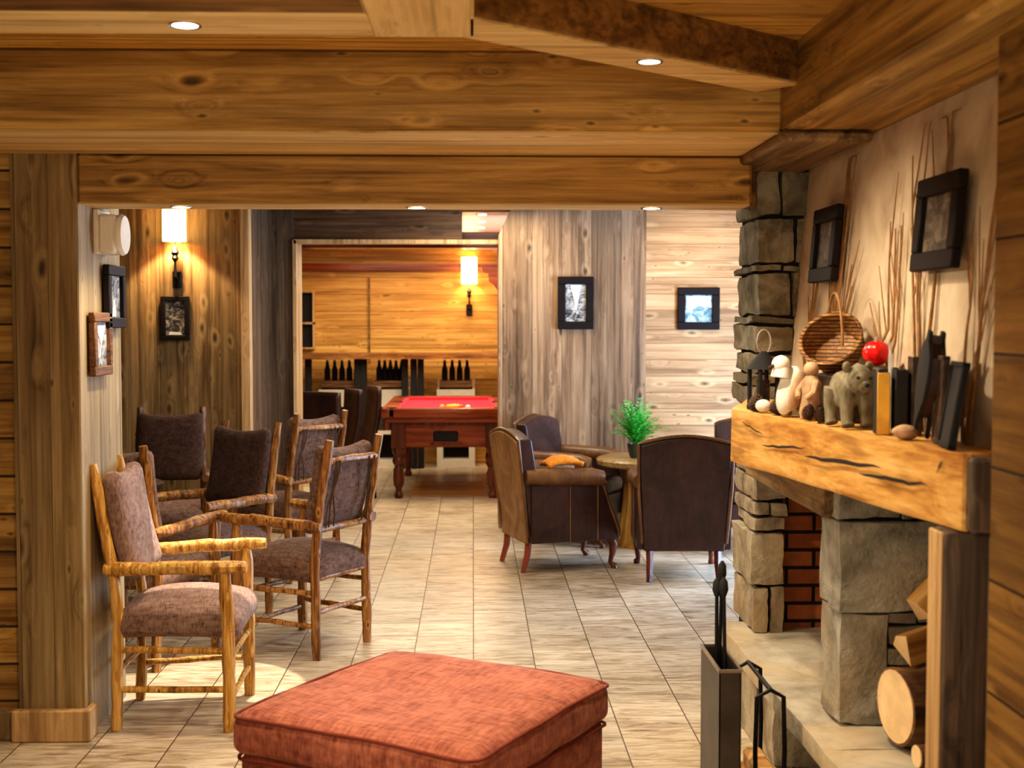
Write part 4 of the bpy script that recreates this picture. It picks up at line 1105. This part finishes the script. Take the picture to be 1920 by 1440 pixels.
branch((1.318, 4.84, 1.372), [((0, 0, 0), (.06, -.12, 1), 1.02), ((0, .0, 0), (.06, -.2, 1), .85), ((0, .03, 0), (.05, .10, 1), .62), ((0, -.03, 0), (.05, -.30, 1), .55), ((.01, .02, 0), (.05, .0, 1), .70), ((0, -.02, 0), (.04, -.42, 1), .48), ((0, .01, 0), (.03, .2, 1), .55)], 'bundle of dry twigs rising behind the wicker basket')
branch((1.318, 5.16, 1.372), [((0, 0, 0), (.05, .05, 1), .62), ((0, .02, 0), (.03, -.12, 1), .5), ((0, -.02, 0), (.03, .12, 1), .42)], 'reddish dry twigs beside the stone pillar', 'twig')
branch((1.318, 4.10, 1.372), [((0, 0, 0), (.05, .22, 1), .68), ((0, .0, .04), (.05, .12, 1), .6), ((0, -.005, 0), (.05, -.02, 1), .64), ((0, 0, .1), (.03, .9, .8), .42)], 'forked dry branch between the two pictures, behind the red ornament')
branch((1.318, 3.83, 1.372), [((0, 0, 0), (.06, -.08, 1), .88), ((0, .03, 0), (.06, .15, 1), .75), ((0, -.03, 0), (.05, -.02, 1), .95), ((0, .05, 0), (.05, .06, 1), .6), ((0, .0, 0), (.05, .30, 1), .9)], 'dry twigs passing behind the larger plaster picture')
branch((1.318, 3.44, 1.372), [((0, 0, 0), (.06, .02, 1), .9), ((0, .03, 0), (.05, .22, 1), .62), ((0, -.02, 0), (.05, .10, 1), .7)], 'dry twigs rising behind the leaning black slate')

# ------------------------------------------------------------------ firewood and fire tools
def log(loc, rot, L, r, label, mat='bark', split=False):
    t = thing('firewood_log', label, 'log', loc, rot=rot, group='logs in the hearth niche')
    m = MB(); N = 10
    if split:
        m.prism([(-r, -r*.6), (r*.9, -r*.75), (r*.25, r), (-r*.5, r*.6)], 0, L, mat=RY(90)); m.build('wood', 'splitwood', t, smooth=False)
        m = MB(); m.prism([(-r*.98, -r*.58), (r*.88, -r*.73), (r*.24, r*.97), (-r*.48, r*.58)], -.002, 0, mat=RY(90)); m.build('cut_end', 'cutwood', t)
    else:
        m.tube([(L*i/N, 0, 0) for i in range(N+1)], r, 22, .12, L); m.build('bark', mat, t)
        m = MB(); m.tube([(-.004, 0, 0), (.002, 0, 0)], r*.93, 22, .12, L); m.build('cut_end', 'cutwood', t)
    return t
log((1.316, 3.99, .362+.134), (0, 0, R(10)), .34, .125, 'thick round log with a pale sawn end on the hearth')
log((1.345, 4.015, .362+.312), (R(10), R(-14), R(12)), .26, .055, 'split orange wedge of firewood on top of the thick log', split=True)
log((1.42, 4.09, .362+.41), (R(75), R(-38), R(20)), .24, .050, 'split log leaning at the back of the wood niche', split=True)
log((1.315, 3.78, .362+.045), (0, 0, R(6)), .34, .036, 'thin round log lying low beside the mantel post')

t = thing('fire_tool_bin', 'tall narrow dark metal bin standing before the hearth', 'bin', (.835, 4.345, 0))
m = MB(); wx, wy, th, H_ = .036, .17, .004, .56
m.box(-wx, wx, -wy, wy, 0, .006)
m.box(-wx, -wx+th, -wy, wy, 0, H_); m.box(wx-th, wx, -wy, wy, 0, H_); m.box(-wx, wx, -wy, -wy+th, 0, H_); m.box(-wx, wx, wy-th, wy, 0, H_)
m.build('body', 'steel', t)
m = MB()
for a in ((-wx, wx, -wy-.003, -wy+.005), (-wx, wx, wy-.005, wy+.003), (-wx-.003, -wx+.005, -wy, wy), (wx-.005, wx+.003, -wy, wy)): m.box(*a, H_-.006, H_+.004)
m.build('rim', 'bright_edge', t)
def tool(name, base, top, label, head):
    t = thing(name, label, 'fire tool', base, group='fire tools in the metal bin')
    d = Vector(top)-Vector(base)
    m = MB(); m.tube([d*i/8 for i in range(9)], .0065, 8); m.build('shaft', 'black', t)
    m = MB(); m.tube([d*.93, d*.96, d*1.0, d*1.02], [.008, .016, .014, .004], 10); m.build('grip', 'blackmat', t)
    m = MB()
    if head == 'hook': m.tube([(0, 0, .0), (0, -.01, -.03), (.03, -.01, -.035), (.04, 0, -.01)], .006, 6)
    elif head == 'pan': m.box(-.03, .03, -.012, .006, -.08, .02, bev=.004)
    else: m.tube([(0, .012, 0), (0, .018, -.05), (0, .004, -.08)], .005, 6); m.tube([(0, -.012, 0), (0, -.018, -.05), (0, -.004, -.08)], .005, 6)
    m.build('head', 'black', t); return t
tool('fire_poker', (.838, 4.43, .06), (.868, 4.50, .845), 'iron poker, tallest tool rising from the metal bin', 'hook')
tool('ash_shovel', (.825, 4.36, .10), (.846, 4.48, .79), 'thin iron shovel handle leaning towards the room in the bin', 'pan')
tool('fire_tongs', (.850, 4.30, .10), (.862, 4.44, .80), 'pair of iron tongs leaning towards the hearth in the bin', 'tong')
# wrought iron log rack tucked under the hearth edge
t = thing('log_rack', 'wrought iron log rack with a hooped handle under the hearth edge', 'rack', (1.0, 4.50, 0))
for y in (-.18, .18):
    m = MB(); m.tube([(-.045, y, 0), (-.05, y, .25), (-.045, y, .43), (-.0, y, .455), (.045, y, .43), (.05, y, .25), (.045, y, 0)], .008, 8); m.build('hoop', 'black', t)
for x in (-.045, .045):
    m = MB(); m.tube([(x, -.18, .03), (x, .18, .03)], .008, 8); m.build('rail', 'black', t)
m = MB(); m.tube([(0, -.18, .455), (0, .18, .455)], .008, 8); m.build('handle', 'black', t)
m = MB(); m.box(-.04, .04, -.16, .16, .04, .10, bev=.01); m.box(-.035, .035, -.15, .10, .10, .17, bev=.012)
o = m.build('kindling', 'splitwood', None, loc=(1.0, 4.50, 0)); tag(o, 'split kindling pieces lying in the iron rack', 'firewood'); 

# ------------------------------------------------------------------ light
lamp('key_fill', 'AREA', (-.4, -.6, 2.3), 44, (1, .84, .63), 2.6, (R(68), 0, 0), size_y=1.2)
lamp('upward_fill', 'AREA', (-.2, 1.4, .5), 36, (1, .82, .56), 1.6, (R(180), 0, 0), size_y=1.6)  # added unseen lamp aimed up, stands in for light off the floor
lamp('lounge_ceiling', 'AREA', (-.4, 7.4, 2.58), 58, (1, .88, .70), 2.2, (0, 0, 0), size_y=2.6)
lamp('corridor_ceiling', 'AREA', (.1, 10.0, 2.58), 26, (1, .86, .66), .8, (0, 0, 0), size_y=.8)
lamp('pool_ceiling', 'AREA', (-.5, 13.1, 2.56), 130, (1, .86, .62), 2.4, (0, 0, 0), size_y=3.0)
lamp('window_daylight', 'AREA', (3.15, 8.8, 1.1), 230, COOL, 2.2, (0, R(90), 0), size_y=1.4)
aim(lamp('chair_spot', 'SPOT', (-.85, 6.35, 2.55), 420, (1, .88, .70), .015, None, 25, .06), (-1.24, 6.03, .5))
aim(lamp('hearth_key', 'SPOT', (-3.0, 3.1, 2.40), 270, (1, .86, .62), .10, None, 40, .6), (1.15, 4.2, .75))
aim(lamp('right_wall_spot', 'SPOT', (1.9, 9.9, 2.55), 22, WARM, .05, None, 110, .8), (1.9, 10.85, 1.9))
lamp('pool_ceiling_fill', 'AREA', (.3, 12.2, 1.9), 14, (1, .86, .74), .8, (R(180), 0, 0), size_y=2.2)  # added upward fill to brighten the pink ceiling, no fitting there
aim(lamp('plaster_spot', 'SPOT', (.6, 4.3, 2.3), 22, WARM2, .1, None, 100, .8), (1.4, 4.3, 1.4))
w = bpy.data.worlds.new('World'); bpy.context.scene.world = w; w.use_nodes = True
w.node_tree.nodes['Background'].inputs[0].default_value = (1, .72, .45, 1); w.node_tree.nodes['Background'].inputs[1].default_value = .25

# ------------------------------------------------------------------ camera
cd = bpy.data.cameras.new('Camera'); cam = bpy.data.objects.new('Camera', cd); C.objects.link(cam)
cd.sensor_width = 36; cd.lens = 2450/1920*36; cd.clip_start = .05
cam.location = (0, 0, 1.7); cam.rotation_euler = (R(90-2.804), 0, R(-1.705))
cd.dof.use_dof = True; cd.dof.focus_distance = 6.3; cd.dof.aperture_fstop = 3.2
sc = bpy.context.scene; sc.camera = cam
sc.view_settings.view_transform = 'Standard'; sc.view_settings.look = 'Medium High Contrast'; sc.view_settings.exposure = 0; sc.view_settings.gamma = 1
